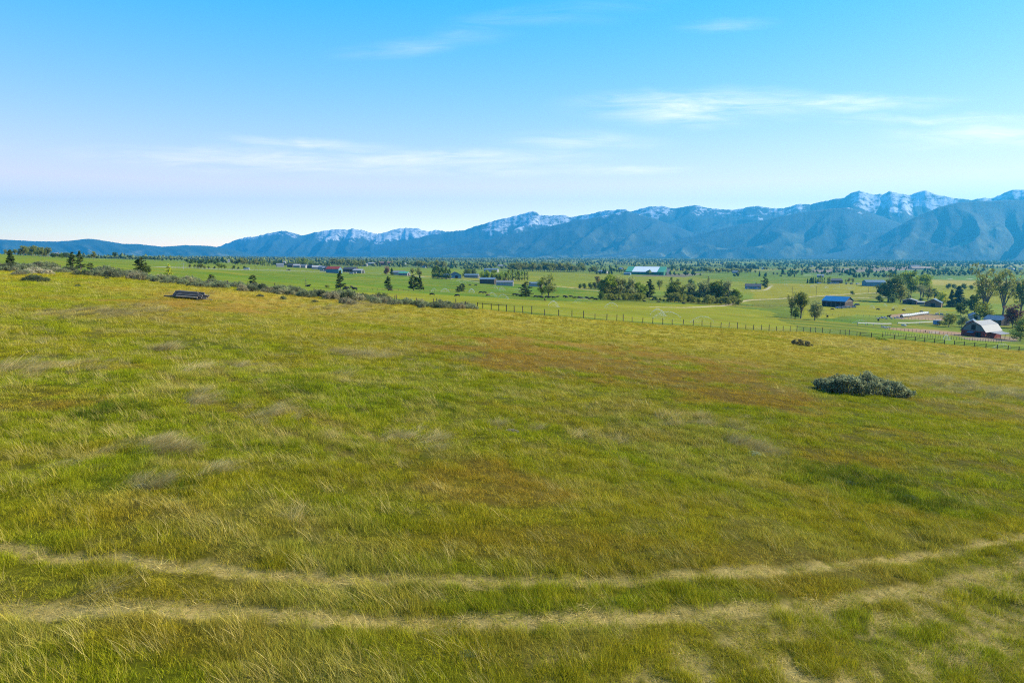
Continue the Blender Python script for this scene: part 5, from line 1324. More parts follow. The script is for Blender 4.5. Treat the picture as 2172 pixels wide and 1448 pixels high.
building('barn', 966, 590, 0, 0, 3.6, 3.4, 15, W_BLUE, R_DARK, 'dark-gabled barn right of the poplar row', 'barn', dims=(12, 14))
building('farm_shed', 952, 589, 0, 0, 3.2, 1.6, 80, W_BLUE, R_TEAL, 'bluish shed at the foot of the poplar row', 'shed', dims=(8, 12))
building('farm_shed', 1001, 589, 0, 0, 3.2, 1.4, 78, W_WHITE, R_TEAL, 'long low shed under the dark trees right of the poplars', 'shed', dims=(8, 18))
building('red_barn', 816, 562.5, 0, 0, 6, 3, 86, W_RED, R_BROWN, 'long dark red barn far behind the pasture pines', 'barn', dims=(18, 44), door=False)
for u_, v_, W_, L_, lab in ((786, 562, 12, 26, 'first white-roofed shed left of the long dark red barn'), (798, 562, 12, 16, 'second white-roofed shed touching the long dark red barn'), (855, 562, 12, 16, 'white-roofed shed right of the long dark red barn'), (773, 564, 10, 14, 'low cream shed left of the white-roofed sheds')):
    building('white_shed', u_, v_, 0, 0, 4, 2.2, 84, W_WHITE, R_WHITE, lab, 'shed', dims=(W_, L_), door=False)
building('hay_barn', 1042, 576.5, 0, 0, 4, 2, 80, W_GREY, R_TEAL, 'wide grey barn right above the green tree row', 'barn', dims=(11, 26), door=False)
building('hay_barn', 1096, 571.5, 0, 0, 4, 2, 84, W_WHITE, R_WHITE, 'pale long barn behind the upright tree row', 'barn', dims=(10, 22), door=False)
FAR_H = [(118, 544.5, 0), (455, 551, 2), (602, 558.5, 0), (594, 566, 1), (618, 566.5, 2), (630, 567.5, 0), (645, 568, 1), (660, 569, 2), (672, 571, 0), (684, 572, 1), (692, 573, 0), (700, 573.5, 2), (700, 549, 0), (1033, 566, 0), (1048, 565, 1), (1062, 566, 0), (1053, 555, 0), (1070, 555, 0), (1077, 568, 2), (1140, 553, 0), (1158, 553, 0),
         (1217, 556, 1), (1275, 579, 0), (1283, 580, 1), (1318, 571, 0), (1455, 559, 0), (1465, 558, 0), (1475, 575, 0), (1482, 575, 1), (1492, 574, 0), (1530, 560, 2), (1560, 580, 0), (1740, 588, 0), (1850, 566, 1), (1880, 562, 0), (2140, 572, 0), (2150, 573, 1), (2165, 572, 0), (2060, 559, 0), (2000, 560, 1), (1620, 571, 0), (900, 568, 1), (935, 566, 2), (958, 567, 2), (1240, 563, 1), (1720, 566, 1), (1810, 563, 0), (480, 556, 1), (545, 559, 2)]
for i, (uu, vv, t) in enumerate(FAR_H):
    zone = 'on the left skyline' if uu < 200 else 'above the pale fence' if uu < 560 else 'in the hamlet left of the red-roofed barn' if uu < 705 else 'behind the poplar row' if uu < 1000 else 'among the trees in mid valley' if uu < 1260 else 'near the white-roofed arena' if uu < 1500 else 'in the far fields right of the arena' if uu < 1800 else 'in the far fields at the right'
    tone = ('white', 'grey', 'dark')[t]
    building('far_house', uu, vv, 0, 0, 3.2, 2.2, random.uniform(30, 120), (W_WHITE, W_GREY, W_DARK)[t], (R_WHITE, R_GREY, R_DARK)[t], 'small far house with %s roof %s' % (tone, zone), 'house', dims=(random.uniform(6.5, 8.5), random.uniform(9, 14)), door=False, group='far houses %s' % zone)

# ------------------------------------------------------------------ fences
def post_mesh(h, r, seed):
    g = random.Random(seed); m = MB(); k = 7
    m.bar((0, 0, -.35), (g.uniform(-.05, .05) * h, g.uniform(-.05, .05) * h, h), r, k, r * .88); return m.mesh('post', M_POST)
POSTS = [post_mesh(1.35 + .12 * i, .085 + .01 * (i % 2), i) for i in range(4)]
def wire_fence(name, pts_px, label, wires=3, gaps=1, posts=POSTS, cat='fence', wire_r=.012, stuff_after=None, wmat=None):
    P = [spot(u, v) for u, v in pts_px]
    o = empty(name, P[0])
    for i, p in enumerate(P):
        q = add('post', posts[i % len(posts)], o); q.location = p - P[0]; q.rotation_euler = (0, 0, i * 1.7)
    for k in range(wires):
        z = .35 + .42 * k; m = MB()
        for a, b in zip(P[:-1], P[1:]):
            n = max(1, int((b - a).length / 8)); prev = a
            for j in range(1, n + 1):
                x, y = a.x + (b.x - a.x) * j / n, a.y + (b.y - a.y) * j / n
                nx = Vector((x, y, max(tz(x, y), a.z + (b.z - a.z) * j / n)))
                m.bar(prev + Vector((0, 0, z)) - P[0], nx + Vector((0, 0, z)) - P[0], wire_r, 3); prev = nx
        m.put('wire', wmat or M_WIRE, o)
    return tag(o, label, cat)
def fv_at(u): return float(np.interp(u, fu, fv))
LEFT_POSTS = [-160, -100, -40, 20, 80, 129, 175, 220, 266, 313, 355, 398, 442, 483, 526, 584, 623, 666, 712, 753, 759, 801, 837, 841, 884, 919, 926, 967, 988]
wire_fence('wire_fence', [(u, fv_at(u)) for u in LEFT_POSTS], 'wire fence on wooden posts running through the sagebrush row')
RIGHT_POSTS = [1074, 1091, 1109, 1128, 1155, 1185, 1213, 1238, 1262, 1287, 1308, 1322, 1341, 1363, 1384, 1406, 1426, 1449, 1470, 1489, 1508, 1529, 1546, 1564, 1582, 1598, 1615, 1631, 1647, 1661, 1676, 1690, 1704, 1719, 1730, 1744, 1760, 1782, 1793, 1801, 1817]
wire_fence('wire_fence', [(u, fv_at(u)) for u in RIGHT_POSTS], 'wire fence on thin posts along the open edge of the meadow')
def rail_fence(name, pts_px, label, rails=(.45, .85, 1.22), post_h=1.4, brace=False, rail_r=.05, mat=None, pr=.075):
    P = [spot(u, v) for u, v in pts_px]; o = empty(name, P[0])
    pm = MB().box(-pr, pr, -pr, pr, -.3, post_h).mesh('post', mat or M_RAIL)
    for p in P:
        q = add('post', pm, o); q.location = p - P[0]
    for a, b in zip(P[:-1], P[1:]):
        for z in rails:
            m = MB(); d = (b - a).normalized() * .12
            m.bar(a - d + Vector((0, -.13, z)) - P[0], b + d + Vector((0, -.13, z)) - P[0], rail_r, 4); m.put('rail', mat or M_RAIL, o)
    return tag(o, label, 'fence')
rail_fence('rail_fence', [(u, fv_at(u)) for u in (1013, 1024, 1042, 1058, 1074)], 'short post and top-rail corner at the end of the sagebrush', (1.30,), 1.45)
rail_fence('rail_fence', [(u, fv_at(u)) for u in (1824, 1848, 1872, 1897, 1921, 1941, 1961, 1982, 2003)], 'dark three-rail fence left of the gate gap', (.35, .75, 1.15), 1.35)
rail_fence('rail_fence', [(u, fv_at(u)) for u in (2024, 2045, 2067, 2091, 2115, 2138, 2161, 2187, 2215, 2245)], 'dark three-rail fence right of the gate gap', (.35, .75, 1.15), 1.35)
SM_POSTS = [post_mesh(1.25, .07, 20 + i) for i in range(3)]
wire_fence('picket_fence', [(1872 + i * 5.6, 710.5 + i * .26 + .0025 * i * i) for i in range(46)], 'line of close thin posts behind the rail fence', 2, posts=SM_POSTS)
wire_fence('paddock_fence', [(1905 + i * 7.2, 676.5 + i * .28) for i in range(16)], 'dark post fence along the front of the upper brown paddock', 2, posts=SM_POSTS)
wire_fence('paddock_fence', [(1886 + i * 8.2, 699 + i * .70) for i in range(20)], 'dark post fence in front of the lower brown paddock', 2, posts=SM_POSTS)
wire_fence('pasture_fence', [(1752 + i * 17, 678.5 + i * 1.7) for i in range(5)] + [(1840, 690)], 'thin post fence crossing the pasture below the blue-roofed barn', 2, posts=SM_POSTS)
wire_fence('pasture_fence', [(1740 + i * 13, 668 + i * .6) for i in range(13)], 'post fence along the ditch below the grazing cattle at the blue barn', 2, posts=SM_POSTS)
wire_fence('pasture_fence', [(1560 + i * 12, 651 + .12 * i) for i in range(14)], 'thin post fence left of the blue-roofed barn', 2, posts=SM_POSTS)
wire_fence('pasture_fence', [(735 + i * 11, 614.5 + i * .32) for i in range(22)], 'thin post fence behind the cattle at the pasture pines', 2, posts=SM_POSTS)
PALE = [MB().bar((0, 0, -.3), (0, 0, 1.5), .10, 5).mesh('post', M_PALEPOST)]
wire_fence('pale_fence', [(365 + i * 7.2, 569.2 + i * .145 + .00055 * i * i) for i in range(58)], 'long pale-posted fence along the far road at the left', 3, posts=PALE, wmat=M_PALEPOST, wire_r=.03)
rail_fence('white_rail_fence', [(1819, 689.5), (1836, 689.7), (1853, 689.9), (1870, 690), (1890, 689.8)], 'long white rail at the left of the paddocks', (1.0, 1.25), 1.3, mat=M_WHITE, rail_r=.10)
rail_fence('white_rail_fence', [(1904, 688.5), (1925, 688.7), (1950, 688), (1982, 686.5)], 'white rail fence left of the blue trailer', (1.0, 1.25), 1.3, mat=M_WHITE, rail_r=.09)
for u_, v_ in ((1987, 668), (1997, 668.5), (2010, 669), (2023, 670)):
    rail_fence('white_gate', [(u_ - 3, v_), (u_ + 3, v_ + .2)], 'short white gate panel, %s, along the paddock top edge' % {1987: 'one from the left', 1997: 'two from the left', 2010: 'three from the left', 2023: 'four from the left'}[u_], (.5, .8, 1.1, 1.3), 1.35, mat=M_WHITE, rail_r=.14)
rail_fence('feed_gate', [(1971, 706), (1990, 707)], 'pale pink-white gate lying at the lower paddock', (.3, .7, 1.0), 1.1, mat=M_PALEPOST, rail_r=.09)
# wrapped bales along the paddock and the pale rock heap beside them
def wrapped_row():
    A, B = spot(1912, 674), spot(1968, 667.5); n = 12
    for i in range(n):
        f = (i + .5) / n; x, y = A.x + (B.x - A.x) * f, A.y + (B.y - A.y) * f; r = 1.05
        m = Tube(); d = (B - A).normalized(); ln = (B - A).length / n * .47
        pts = [(-ln, 0, r), (-ln * .8, 0, r), (ln * .8, 0, r), (ln, 0, r)]
        m.add(pts, [r * .82, r, r, r * .82], 10)
        o = add('wrapped_bale', m.mesh('wrapped_bale', M_TARP)); o.location = (x, y, tz(x, y) - .08); o.rotation_euler = (0, 0, math.atan2(d.y, d.x))
        tag(o, 'pale wrapped bale in the row above the upper brown paddock', 'bale', 'row of wrapped bales')
wrapped_row()
def rock(u, v, s, label, seed):
    g = random.Random(seed); bm = bmesh.new(); bmesh.ops.create_icosphere(bm, subdivisions=2, radius=1)
    for q in bm.verts: q.co *= 1 + g.uniform(-.22, .22); q.co.z *= .6
    me = bpy.data.meshes.new('rock'); bm.to_mesh(me); bm.free(); me.materials.append(M_ROCK)
    p = spot(u, v); o = add('rock', me); o.location = p + Vector((0, 0, s * .25)); o.scale = (s, s * g.uniform(.7, 1.2), s); o.rotation_euler = (0, 0, g.uniform(0, 6))
    return tag(o, label, 'rock', 'pale rocks by the paddocks')
for i in range(26):
    f = i / 25; rock(1864 + 50 * f + random.uniform(-3, 3), 673.5 + random.uniform(-1.5, 3.5), random.uniform(.35, .9), 'pale grey rock in the heap left of the wrapped bales', i)
for i in range(12):
    rock(1866 + random.uniform(0, 22), 694 + random.uniform(-2, 2.5), random.uniform(.3, .7), 'pale grey rock left of the lower brown paddock', 50 + i)

# ------------------------------------------------------------------ vehicles, trailers, poles
def car(u, v, rz, paint, label, cat='car', L=4.7, H=1.5, W=1.85, van=False, group=None):
    p = spot(u, v); o = empty('parked_' + cat.replace(' ', '_'), p + Vector((0, 0, .02)), R(rz)); w = W / 2; l = L / 2
    prof = [(-l, .35), (-l, .95), (-l * .55, 1.0), (-l * .30, H), (l * .62, H), (l * .85, 1.0), (l, .95), (l, .35)] if not van else [(-l, .4), (-l, 1.1), (-l * .82, 1.25), (-l * .66, H), (l, H), (l, .4)]
    m = MB(); k = len(prof)
    m.V += [(x, -w, z) for x, z in prof] + [(x, w, z) for x, z in prof]
    m.F.append(tuple(range(k))); m.F.append(tuple(2 * k - 1 - i for i in range(k)))
    for i in range(k): m.F.append(((i + 1) % k, i, k + i, k + (i + 1) % k))
    m.put('body', paint, o)
    for sy in (-1, 1):
        MB().box(-l * (.5 if not van else .6), l * .62, sy * w - .015, sy * w + .015, H - .52, H - .14).put('window', M_GLASS, o)
        for sx in (-.62, .62):
            MB().bar((sx * l, sy * (w - .22), .34), (sx * l, sy * (w + .02), .34), .34, 10).put('wheel', M_TYRE, o)
    return tag(o, label, cat, group)
SILVER = mat_plain('silver_paint', (.45, .47, .50), .3, .5, .4, .06); DARKP = mat_plain('dark_paint', (.03, .035, .045), .3, .5, 0, .1); BLUEP = mat_plain('blue_paint', (.06, .20, .36), .4, .4, 0, .15)
car(523, 572, 5, SILVER, 'silver van on the far road behind the pale fence', 'van', 5.4, 2.3, 2.0, True)
car(612, 573.5, 10, DARKP, 'dark vehicle by the white post on the far road', 'car')
car(1586, 614, 5, M_WHITE, 'white pickup left of the dark-roofed house', 'car', 5.4, 1.8)
car(1606, 614.5, 0, M_WHITE, 'white vehicle right in front of the dark-roofed house', 'car', 5.2, 1.9)
car(1789, 654.5, 15, M_WHITE, 'white car parked below the right end of the blue-roofed barn', 'car')
car(1797, 653.5, -10, SILVER, 'silver car parked right of the white one at the blue-roofed barn', 'car')
car(1808, 653, 10, M_WHITE, 'white pickup farthest right at the blue-roofed barn', 'car', 5.2, 1.8)
car(1779, 655, 5, M_WHITE, 'white car farthest left of those at the blue-roofed barn', 'car')
car(1817, 648, 20, DARKP, 'dark vehicle behind the cars at the blue-roofed barn', 'car')
for i, (uu, vv, c, lb) in enumerate(((1765, 602.5, M_WHITE, 'first white vehicle in front of the dark shed'), (1775, 602.5, M_WHITE, 'second white vehicle in front of the dark shed'), (1737, 602.5, M_WHITE, 'white vehicle left of the dark shed by the spruces'), (1819, 604, M_WHITE, 'white truck in the machinery row left of the blue-grey hall'), (1806, 603.5, DARKP, 'dark machine in the row left of the blue-grey hall'), (1831, 605.5, SILVER, 'silver vehicle touching the blue-grey hall'), (1795, 603.5, DARKP, 'dark machine farthest left in the row by the orchard trees'), (1757, 603, DARKP, 'dark vehicle at the left corner of the dark shed'))):
    car(uu, vv, 10 * i, c, lb, 'car', 6.0, 2.1, 2.2, True)
for uu, vv, lb in ((683, 574.5, 'white trailer in the yard left of the red-roofed barn'), (690, 575.5, 'second white trailer touching the red-roofed barn yard'), (745, 581, 'white vehicle in front of the dark wide shed'), (752, 580.5, 'white vehicle right in front of the dark wide shed')):
    car(uu, vv, 0, M_WHITE, lb, 'trailer', 4.8, 2.2, 2.1, True)
def trailer(u, v, rz, label, L=5.0, H=2.2):
    p = spot(u, v); o = empty('stock_trailer', p, R(rz)); l = L / 2
    MB().box(-l, l, -1.1, 1.1, .55, H).put('body', BLUEP, o); MB().box(-l - .12, l + .12, -1.2, 1.2, H + .01, H + .14).put('roof', R_WHITE, o)
    MB().box(-1.0, 1.0, -1.13, -1.08, .95, H - .45).put('window', M_GLASS, o); MB().bar((-l, 0, .6), (-l - 1.4, 0, .55), .06).put('hitch', M_METAL, o)
    for sx in (-.5, .6):
        for sy in (-1, 1): MB().bar((sx, sy * .95, .36), (sx, sy * 1.15, .36), .36, 10).put('wheel', M_TYRE, o)
    return tag(o, label, 'trailer')
trailer(1988, 690, 5, 'blue stock trailer with white roof beside the olive shrub', 3.6, 2.6)
def trough(u, v, label, mat=M_METAL):
    p = spot(u, v); o = empty('water_trough', p)
    m = Tube(); m.add([(0, 0, 0), (0, 0, .75)], [1.2, 1.25], 16); add('tank', m.mesh('tank', mat), o)
    MB().bar((1.0, 0, .2), (1.9, 0, .2), .05).put('pipe', M_METAL, o)
    return tag(o, label, 'trough')
trough(1917, 690.5, 'round grey water tank beside the white rail fence')
def utility_pole(u, v, h_px, label, mat=M_POST, arm=True):
    p = spot(u, v); h = h_px * px_size(p); o = empty('utility_pole', p, R(20))
    MB().bar((0, 0, -.5), (0, 0, h), .16, 7, .11).put('pole', mat, o)
    if arm:
        MB().bar((-1.1, 0, h - .5), (1.1, 0, h - .5), .07, 4).put('crossarm', mat, o)
        for x in (-1, 0, 1): MB().bar((x, 0, h - .44), (x, 0, h - .22), .06, 6).put('insulator', M_GLASS, o)
    return tag(o, label, 'pole')
utility_pole(1680, 631, 22, 'wooden utility pole left of the tan road behind the tall tree'); utility_pole(1731, 628, 20, 'wooden utility pole beside the tan road above the blue-roofed barn'); utility_pole(1842, 620, 16, 'wooden utility pole left of the farm grove')
utility_pole(389, 571.5, 13, 'white lamp post behind the pale fence', M_WHITE); utility_pole(543, 573, 8, 'thin pole right of the silver van'); utility_pole(609, 574, 10, 'white post on the far road', M_WHITE, False)
# log pile on the meadow
def log_pile():
    p = spot(404, 631); m_ = px_size(p); o = empty('log_pile', p, R(-3)); L = 58 * m_; g = random.Random(4)
    zt = lambda x, y: tz(p.x + x, p.y + y) - p.z
    for sx in (-.36, .36):
        MB().bar((sx * L, -.9, zt(sx * L, 0) + .12), (sx * L, .9, zt(sx * L, 0) + .12), .13, 8).put('bearer', M_LOG, o)
    z = .30
    for layer, (n, f) in enumerate(((7, 1.04), (6, .98), (5, 1.0), (3, .90))):
        for i in range(n):
            y = (i - (n - 1) / 2) * .30; r = g.uniform(.10, .155); ln = L * f * g.uniform(.72, 1.15); x0 = -ln / 2 + g.uniform(-.35, .35)
            MB().bar((x0, y + g.uniform(-.05, .05), z + zt(x0, 0) * .6 + r * .3), (x0 + ln, y + g.uniform(-.05, .05), z + zt(x0 + ln, 0) * .6 + g.uniform(-.03, .05)), r, 8, r * .88).put('log', M_LOG if g.random() < .68 else M_LOGLIGHT, o)
        z += .20
    MB().bar((-L * .95, -.3, .42), (-L * .3, -.2, .42), .10, 7).put('log', M_LOG, o); MB().bar((L * .25, .1, .46), (L * .72, 0, .44), .09, 7).put('log', M_LOG, o)
    MB().bar((L * .4, -.5, .10), (L * .92, -.9, zt(L * .9, -.9) + .12), .06, 6).put('log', M_LOGLIGHT, o); MB().bar((-L * .42, .6, z + .05), (-L * .55, .5, z + .02), .07, 6).put('log', M_LOG, o)
    return tag(o, 'weathered stack of logs and poles on the golden grass at the left', 'log pile')
log_pile()

# ------------------------------------------------------------------ cattle
def beast(name, mat, pose, leggy=1.0, longneck=1.0):
    """one continuous skinned body: trunk, neck, head, four jointed legs, tail"""
    V, E, Rr = [], [], []
    def v(x, y, z, r): V.append((x, y, z)); Rr.append(r); return len(V) - 1
    def chain(a, *pts):
        for q in pts: b = v(*q); E.append((a, b)); a = b
        return a
    k = leggy; lie = pose == 'lie'
    zb = (.95 if not lie else .42) * k
    hip = v(.75, 0, zb + .05, (.33, .36)); mid = v(.1, 0, zb - .03, (.36, .42)); sh = v(-.55, 0, zb + .02, (.31, .38)); E += [(hip, mid), (mid, sh)]
    if pose == 'graze': chain(sh, (-.88, 0, zb - .02, (.17, .21)), (-1.15, 0, zb - .42 * k, (.12, .15)), (-1.28, 0, zb - .66 * k, (.10, .12)), (-1.34, 0, zb - .86 * k, (.065, .07)))
    else: chain(sh, (-.90, 0, zb + .22 * longneck, (.16, .20)), (-1.12, 0, zb + .36 * longneck, (.12, .14)), (-1.32, .02, zb + .28 * longneck, (.10, .11)), (-1.50, .03, zb + .16 * longneck, (.065, .07)))
    chain(hip, (1.02, 0, zb + .12, (.07, .07)), (1.10, 0, zb - .15, (.03, .03)), (1.10, 0, zb - .55 * k if not lie else zb - .3, (.035, .035)))
    for s in (-1, 1):
        if lie:
            chain(hip, (.70, .30 * s, .25, (.16, .16)), (.35, .42 * s, .14, (.08, .08)), (.60, .45 * s, .09, (.05, .05)))
            chain(sh, (-.62, .24 * s, .22, (.12, .12)), (-.92, .28 * s, .13, (.07, .07)), (-.70, .32 * s, .08, (.05, .05)))
        else:
            st = .10 * s
            chain(hip, (.70 + st, .20 * s, zb - .30 * k, (.15, .18)), (.86 + st, .20 * s, zb - .52 * k, (.07, .08)), (.80 + st, .20 * s, .22 * k, (.05, .055)), (.77 + st, .20 * s, .04, (.07, .07)))
            chain(sh, (-.58 - st, .19 * s, zb - .36 * k, (.11, .13)), (-.56 - st, .19 * s, .42 * k, (.065, .07)), (-.58 - st, .19 * s, .20 * k, (.05, .05)), (-.60 - st, .19 * s, .04, (.065, .065)))
    me = bpy.data.meshes.new(name); me.from_pydata(V, E, []); o = bpy.data.objects.new(name, me); C.objects.link(o)
    o.modifiers.new('skin', 'SKIN')
    if not me.skin_vertices: me.skin_vertices.new()
    for i, r in enumerate(Rr): me.skin_vertices[0].data[i].radius = r
    me.skin_vertices[0].data[0].use_root = True
    sub = o.modifiers.new('sub', 'SUBSURF'); sub.levels = 1; sub.render_levels = 1
    dg = bpy.context.evaluated_depsgraph_get(); out = bpy.data.meshes.new_from_object(o.evaluated_get(dg))
    bpy.data.objects.remove(o); out.polygons.foreach_set('use_smooth', [True] * len(out.polygons)); out.materials.clear(); out.materials.append(mat); out.name = name
    bm = bmesh.new(); bm.from_mesh(out)                    # ears
    hx, hz = (-1.20, zb - .50 * k) if pose == 'graze' else (-1.16, zb + .46 * longneck)
    for s in (-1, 1):
        a, b, c, d = [bm.verts.new(q) for q in ((hx, .08 * s, hz + .02), (hx - .03, .30 * s, hz + .06), (hx + .06, .28 * s, hz - .03), (hx + .07, .09 * s, hz - .05))]; bm.faces.new((a, b, c, d))
    bm.to_mesh(out); bm.free()
    return out
COWS = {p: beast('cow', M_COW, p) for p in ('stand', 'graze', 'lie')}
BROWN = beast('cow', M_COWB, 'graze'); HORSE = beast('horse', M_HORSE, 'graze', 1.15, 1.3); DHORSE = beast('horse', M_COW, 'stand', 1.2, 1.5)
def cow(u, v, pose, rz, label, group=None, me=None, cat='cow', name='cow', s=1.12):
    p = spot(u, v); o = add(name, me or COWS[pose]); o.location = p; s *= random.uniform(.92, 1.08); o.scale = (s, s, s); o.rotation_euler = (0, 0, R(rz))
    return tag(o, label, cat, group)
cow(653, 607.5, 'lie', 170, 'black cow lying beside the dead young tree')
cow(732, 616, 'graze', 160, 'black cow grazing at the foot of the tall pine'); cow(737, 613.5, 'stand', 30, 'black cow standing just behind the grazing one at the tall pine'); cow(752, 615.5, 'stand', 5, 'black cow walking right of the tall pine'); cow(746, 612, 'stand', 80, 'black cow seen end-on behind the walking one')
cow(827, 618, 'graze', 200, 'black cow under the lopsided dark pine'); cow(916, 627, 'graze', 180, 'black cow grazing alone left of the sprinklers'); cow(970, 630, 'graze', 10, 'black cow grazing below the small pine among the sprinklers')
cow(1020, 624, 'graze', 0, 'left black cow of the close pair above the corner fence'); cow(1028, 624.5, 'graze', 175, 'right black cow of the close pair above the corner fence'); cow(1035, 630, 'graze', 20, 'brown cow below the close pair, beside a sprinkler', me=BROWN)
cow(1156, 638.5, 'graze', 90, 'brown cow grazing alone in front of the cattle line', me=BROWN)
LINE = [(1091, 629, 0), (1098, 629.5, 20), (1105, 630, 0), (1120, 631.5, 190), (1136, 632.5, 10), (1143, 633, 175), (1150, 633, 0), (1160, 633.5, 185), (1166, 634, 20), (1174, 634.5, 0), (1182, 632, 200), (1198, 633, 180), (1202, 634, 20), (1211, 633, 0), (1218, 633.5, 170), (1228, 634, 40), (1233, 635.5, 0), (1245, 635, 10), (1250, 635.5, 180), (1256, 635, 0), (1263, 637.5, 170), (1293, 637, 0), (1300, 638, 180), (1314, 638, 20)]
for i, (u_, v_, a_) in enumerate(LINE):
    where = 'under the broad dark pine' if u_ < 1125 else 'below the tall loose-leaved tree' if u_ < 1178 else 'between the tall tree and the first grove' if u_ < 1270 else 'in the shade of the first grove'
    cow(u_, v_, ('graze', 'stand', 'lie', 'graze')[i % 4], a_, 'black cow in the long cattle line ' + where, 'long line of black cattle ' + where)
cow(997, 606, 'graze', 0, 'small far black cow, left of two near the small barn'); cow(1009, 606.5, 'graze', 180, 'small far black cow, right of two near the small barn'); cow(1367, 640, 'lie', 0, 'black cow lying at the foot of the grove pine')
cow(1396, 643, 'graze', 190, 'black cow grazing alone between the two groves'); cow(1384, 638, 'stand', 90, 'black cow among the shrubs between the groves'); cow(1410, 631, 'stand', 20, 'black cow far back in the gap between the groves'); cow(1450, 645, 'lie', 0, 'black cow lying below the second grove')
cow(1765, 659, 'graze', 170, 'black cow grazing below the blue-roofed barn'); cow(1785, 655, 'stand', 10, 'black cow beside the cars at the blue-roofed barn'); cow(1862, 659, 'graze', 175, 'leftmost of four black cows on the sprinkled pasture'); cow(1894, 659, 'stand', 190, 'second from left of four black cows on the sprinkled pasture'); cow(1916, 660, 'graze', 175, 'third from left of four black cows on the sprinkled pasture'); cow(1954, 662.5, 'graze', 160, 'rightmost of four black cows on the sprinkled pasture')
cow(1885, 674, 'stand', 170, 'black horse standing among the pale rocks', me=DHORSE, cat='horse', name='horse', s=1.1); cow(1963, 704, 'stand', 60, 'dark calf at the lower brown paddock fence', s=.75); cow(1863, 681, 'stand', 80, 'dark horse seen end-on above the white rail', me=DHORSE, cat='horse', name='horse', s=1.0); cow(2091, 713.8, 'stand', 40, 'white horse in the shade in front of the gambrel barn', me=HORSE, cat='horse', name='horse', s=1.0)
cow(1755, 673, 'stand', 80, 'dark cow by the ditch below the blue-roofed barn')

# ------------------------------------------------------------------ sprinklers with their jets of water
def mat_spray():
    k = NT('water_spray')
    a = k.n('ShaderNodeBsdfDiffuse'); a.inputs['Color'].default_value = (.80, .82, .83, 1); b = k.n('ShaderNodeBsdfTranslucent'); b.inputs['Color'].default_value = (.80, .82, .83, 1); m = k.n('ShaderNodeMixShader'); m.inputs[0].default_value = .5
    k.l(a.outputs[0], m.inputs[1]); k.l(b.outputs[0], m.inputs[2]); return k.done(m.outputs[0])
M_SPRAY = mat_spray()
def spray_mesh(seed, reach, rise, n=620, fan=.5, drop=.045, mist=.5):
    """droplets along a thrown arc, with a thinner curtain drifting under it"""
    g = np.random.default_rng(seed); t = g.random(n) ** .8
    x = reach * t; z = 1.0 + 4 * rise * t * (1 - t) + (0 - 1.0) * t * t
    sp = .06 + .5 * t
    y = g.normal(0, 1, n) * sp * .45
    cur = g.random(n) < mist * t
    z = np.where(cur, z * g.random(n), z + g.normal(0, 1, n) * sp * .30)
    y = np.where(cur, y + g.normal(0, fan, n), y); x = x + g.normal(0, .12, n)
    P = np.stack([x, y, np.maximum(z, .05)], 1); s = drop * g.uniform(.6, 1.7, (n, 1))
    d = g.normal(0, 1, (n, 3)); d /= np.linalg.norm(d, axis=1)[:, None]; e = np.cross(d, g.normal(0, 1, (n, 3))); e /= np.linalg.norm(e, axis=1)[:, None]; f = np.cross(d, e)
    V = np.stack([P + d * s * 1.8, P + e * s - d * s * .6, P - e * s * .6 + f * s - d * s * .6, P - e * s * .6 - f * s - d * s * .6], 1).reshape(-1, 3)
    F = (np.array([(0, 1, 2), (0, 2, 3), (0, 3, 1), (1, 3, 2)])[None] + (np.arange(n) * 4)[:, None, None]).reshape(-1, 3)
    return mesh_np('spray', V, F, M_SPRAY)
SPRAYS = [spray_mesh(1, 5.5, 1.5, 420, .4, .032, .7), spray_mesh(2, 7.5, 1.9, 480, .6, .036, .7), spray_mesh(3, 4, 1.6, 380, .4, .032, .7), spray_mesh(4, 9, 1.9, 480, .6, .032, .75)]
def sprinkler(u, v, rz, k, label, s=1.0, group='pasture sprinklers'):
    p = spot(u, v); o = empty('sprinkler', p, R(rz))
    MB().bar((0, 0, -.1), (0, 0, 1.0), .03, 6).put('riser', M_METAL, o); MB().bar((-.10, 0, 1.0), (.16, 0, 1.06), .035, 6).put('nozzle', M_METAL, o)
    w = add('spray', SPRAYS[k], o); w.scale = (s, s, s)
    return tag(o, label, 'sprinkler', group)
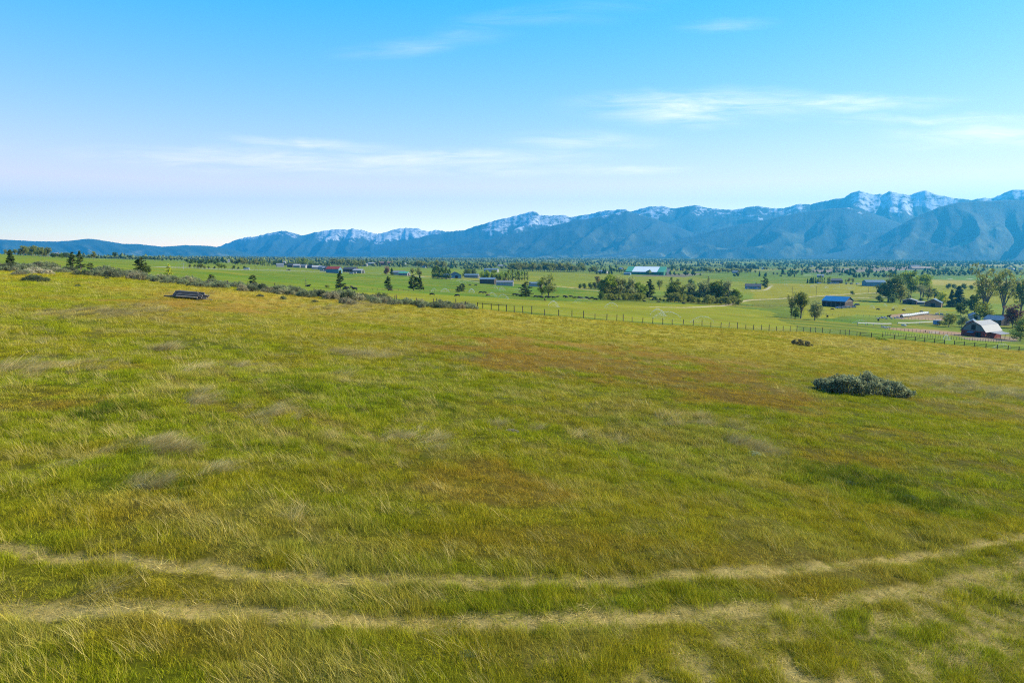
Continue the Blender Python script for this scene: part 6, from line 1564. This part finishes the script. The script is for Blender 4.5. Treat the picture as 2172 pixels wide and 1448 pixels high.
SPR = [(926, 620, 200, 2, 'left of the small pine', .9), (936, 620, 10, 0, 'left of the small pine', .9), (952, 621, 170, 0, 'left of the small pine', 1), (994, 622, 10, 2, 'right of the small pine', 1), (1006, 622, 160, 2, 'right of the small pine', 1),
       (1035, 631, 30, 0, 'beside the brown cow', 1), (1057, 635, 20, 0, 'right of the brown cow', 1), (1043, 612, 20, 0, 'on the far pasture by the small barn', 1), (1058, 614, 15, 0, 'on the far pasture by the small barn', 1), (1068, 617, 190, 2, 'on the far pasture by the small barn', 1), (1090, 620, 15, 1, 'on the far pasture by the small barn', 1), (966, 600, 10, 0, 'on the far pasture by the poplars', 1), (978, 602, 30, 0, 'on the far pasture by the poplars', 1),
       (1163, 652, 40, 0, 'below the tall loose-leaved tree', 1), (1254, 644, 175, 3, 'left of the first grove', 1.1), (1310, 653, 200, 1, 'below the first grove, bright jet', 1.0), (1379, 672, 30, 1, 'at the middle of the post fence, bright jet', .9), (1444, 680, 160, 3, 'at the middle of the post fence, long jet', 1.0), (1514, 686, 170, 3, 'near the right of the post fence', .8),
       (1845, 654, 25, 0, 'left end of the farm pasture', 1), (1874, 650, 35, 0, 'farm pasture under the grove, bright jet', 1), (1904, 655, 160, 2, 'farm pasture under the grove', 1), (1938, 657, 150, 1, 'farm pasture below the tilted roof', 1), (1974, 660, 165, 3, 'farm pasture below the log house', .9), (2011, 665, 160, 3, 'farm pasture by the white panels', .9), (1841, 688, 150, 3, 'at the left white rail', .8),
       (2000, 724, 40, 1, 'at the gate gap of the rail fence, brightest jet', .75), (2143, 743, 120, 1, 'behind the rail fence at the far right', .6)]
SPR += [(1640, 608, 170, 1, 'in the yellow field behind the blue barn', 1.1), (1662, 606, 20, 1, 'in the yellow field behind the blue barn', 1.0), (1695, 608, 20, 1, 'in the yellow field behind the blue barn', 1.0), (1718, 610, 25, 1, 'in the yellow field behind the blue barn', 1.1), (1735, 609, 170, 3, 'in the yellow field behind the blue barn', 1.1), (1746, 612, 25, 1, 'in the yellow field behind the blue barn', 1.1), (1757, 612, 100, 1, 'in the yellow field behind the blue barn', 1.0), (1786, 614, 170, 3, 'in the yellow field behind the blue barn', 1.2), (1790, 614, 10, 3, 'in the yellow field behind the blue barn', 1.2), (1813, 614, 170, 1, 'in the yellow field behind the blue barn', 1.2), (1844, 616, 170, 3, 'in the yellow field behind the blue barn', 1.3), (1848, 616, 10, 3, 'in the yellow field behind the blue barn', 1.2)]
seen = {}
for u_, v_, a_, k_, lb, s_ in SPR:
    sprinkler(u_, v_, a_, k_, 'pasture sprinkler throwing white water ' + lb, s_, 'sprinklers ' + lb.split(',')[0])
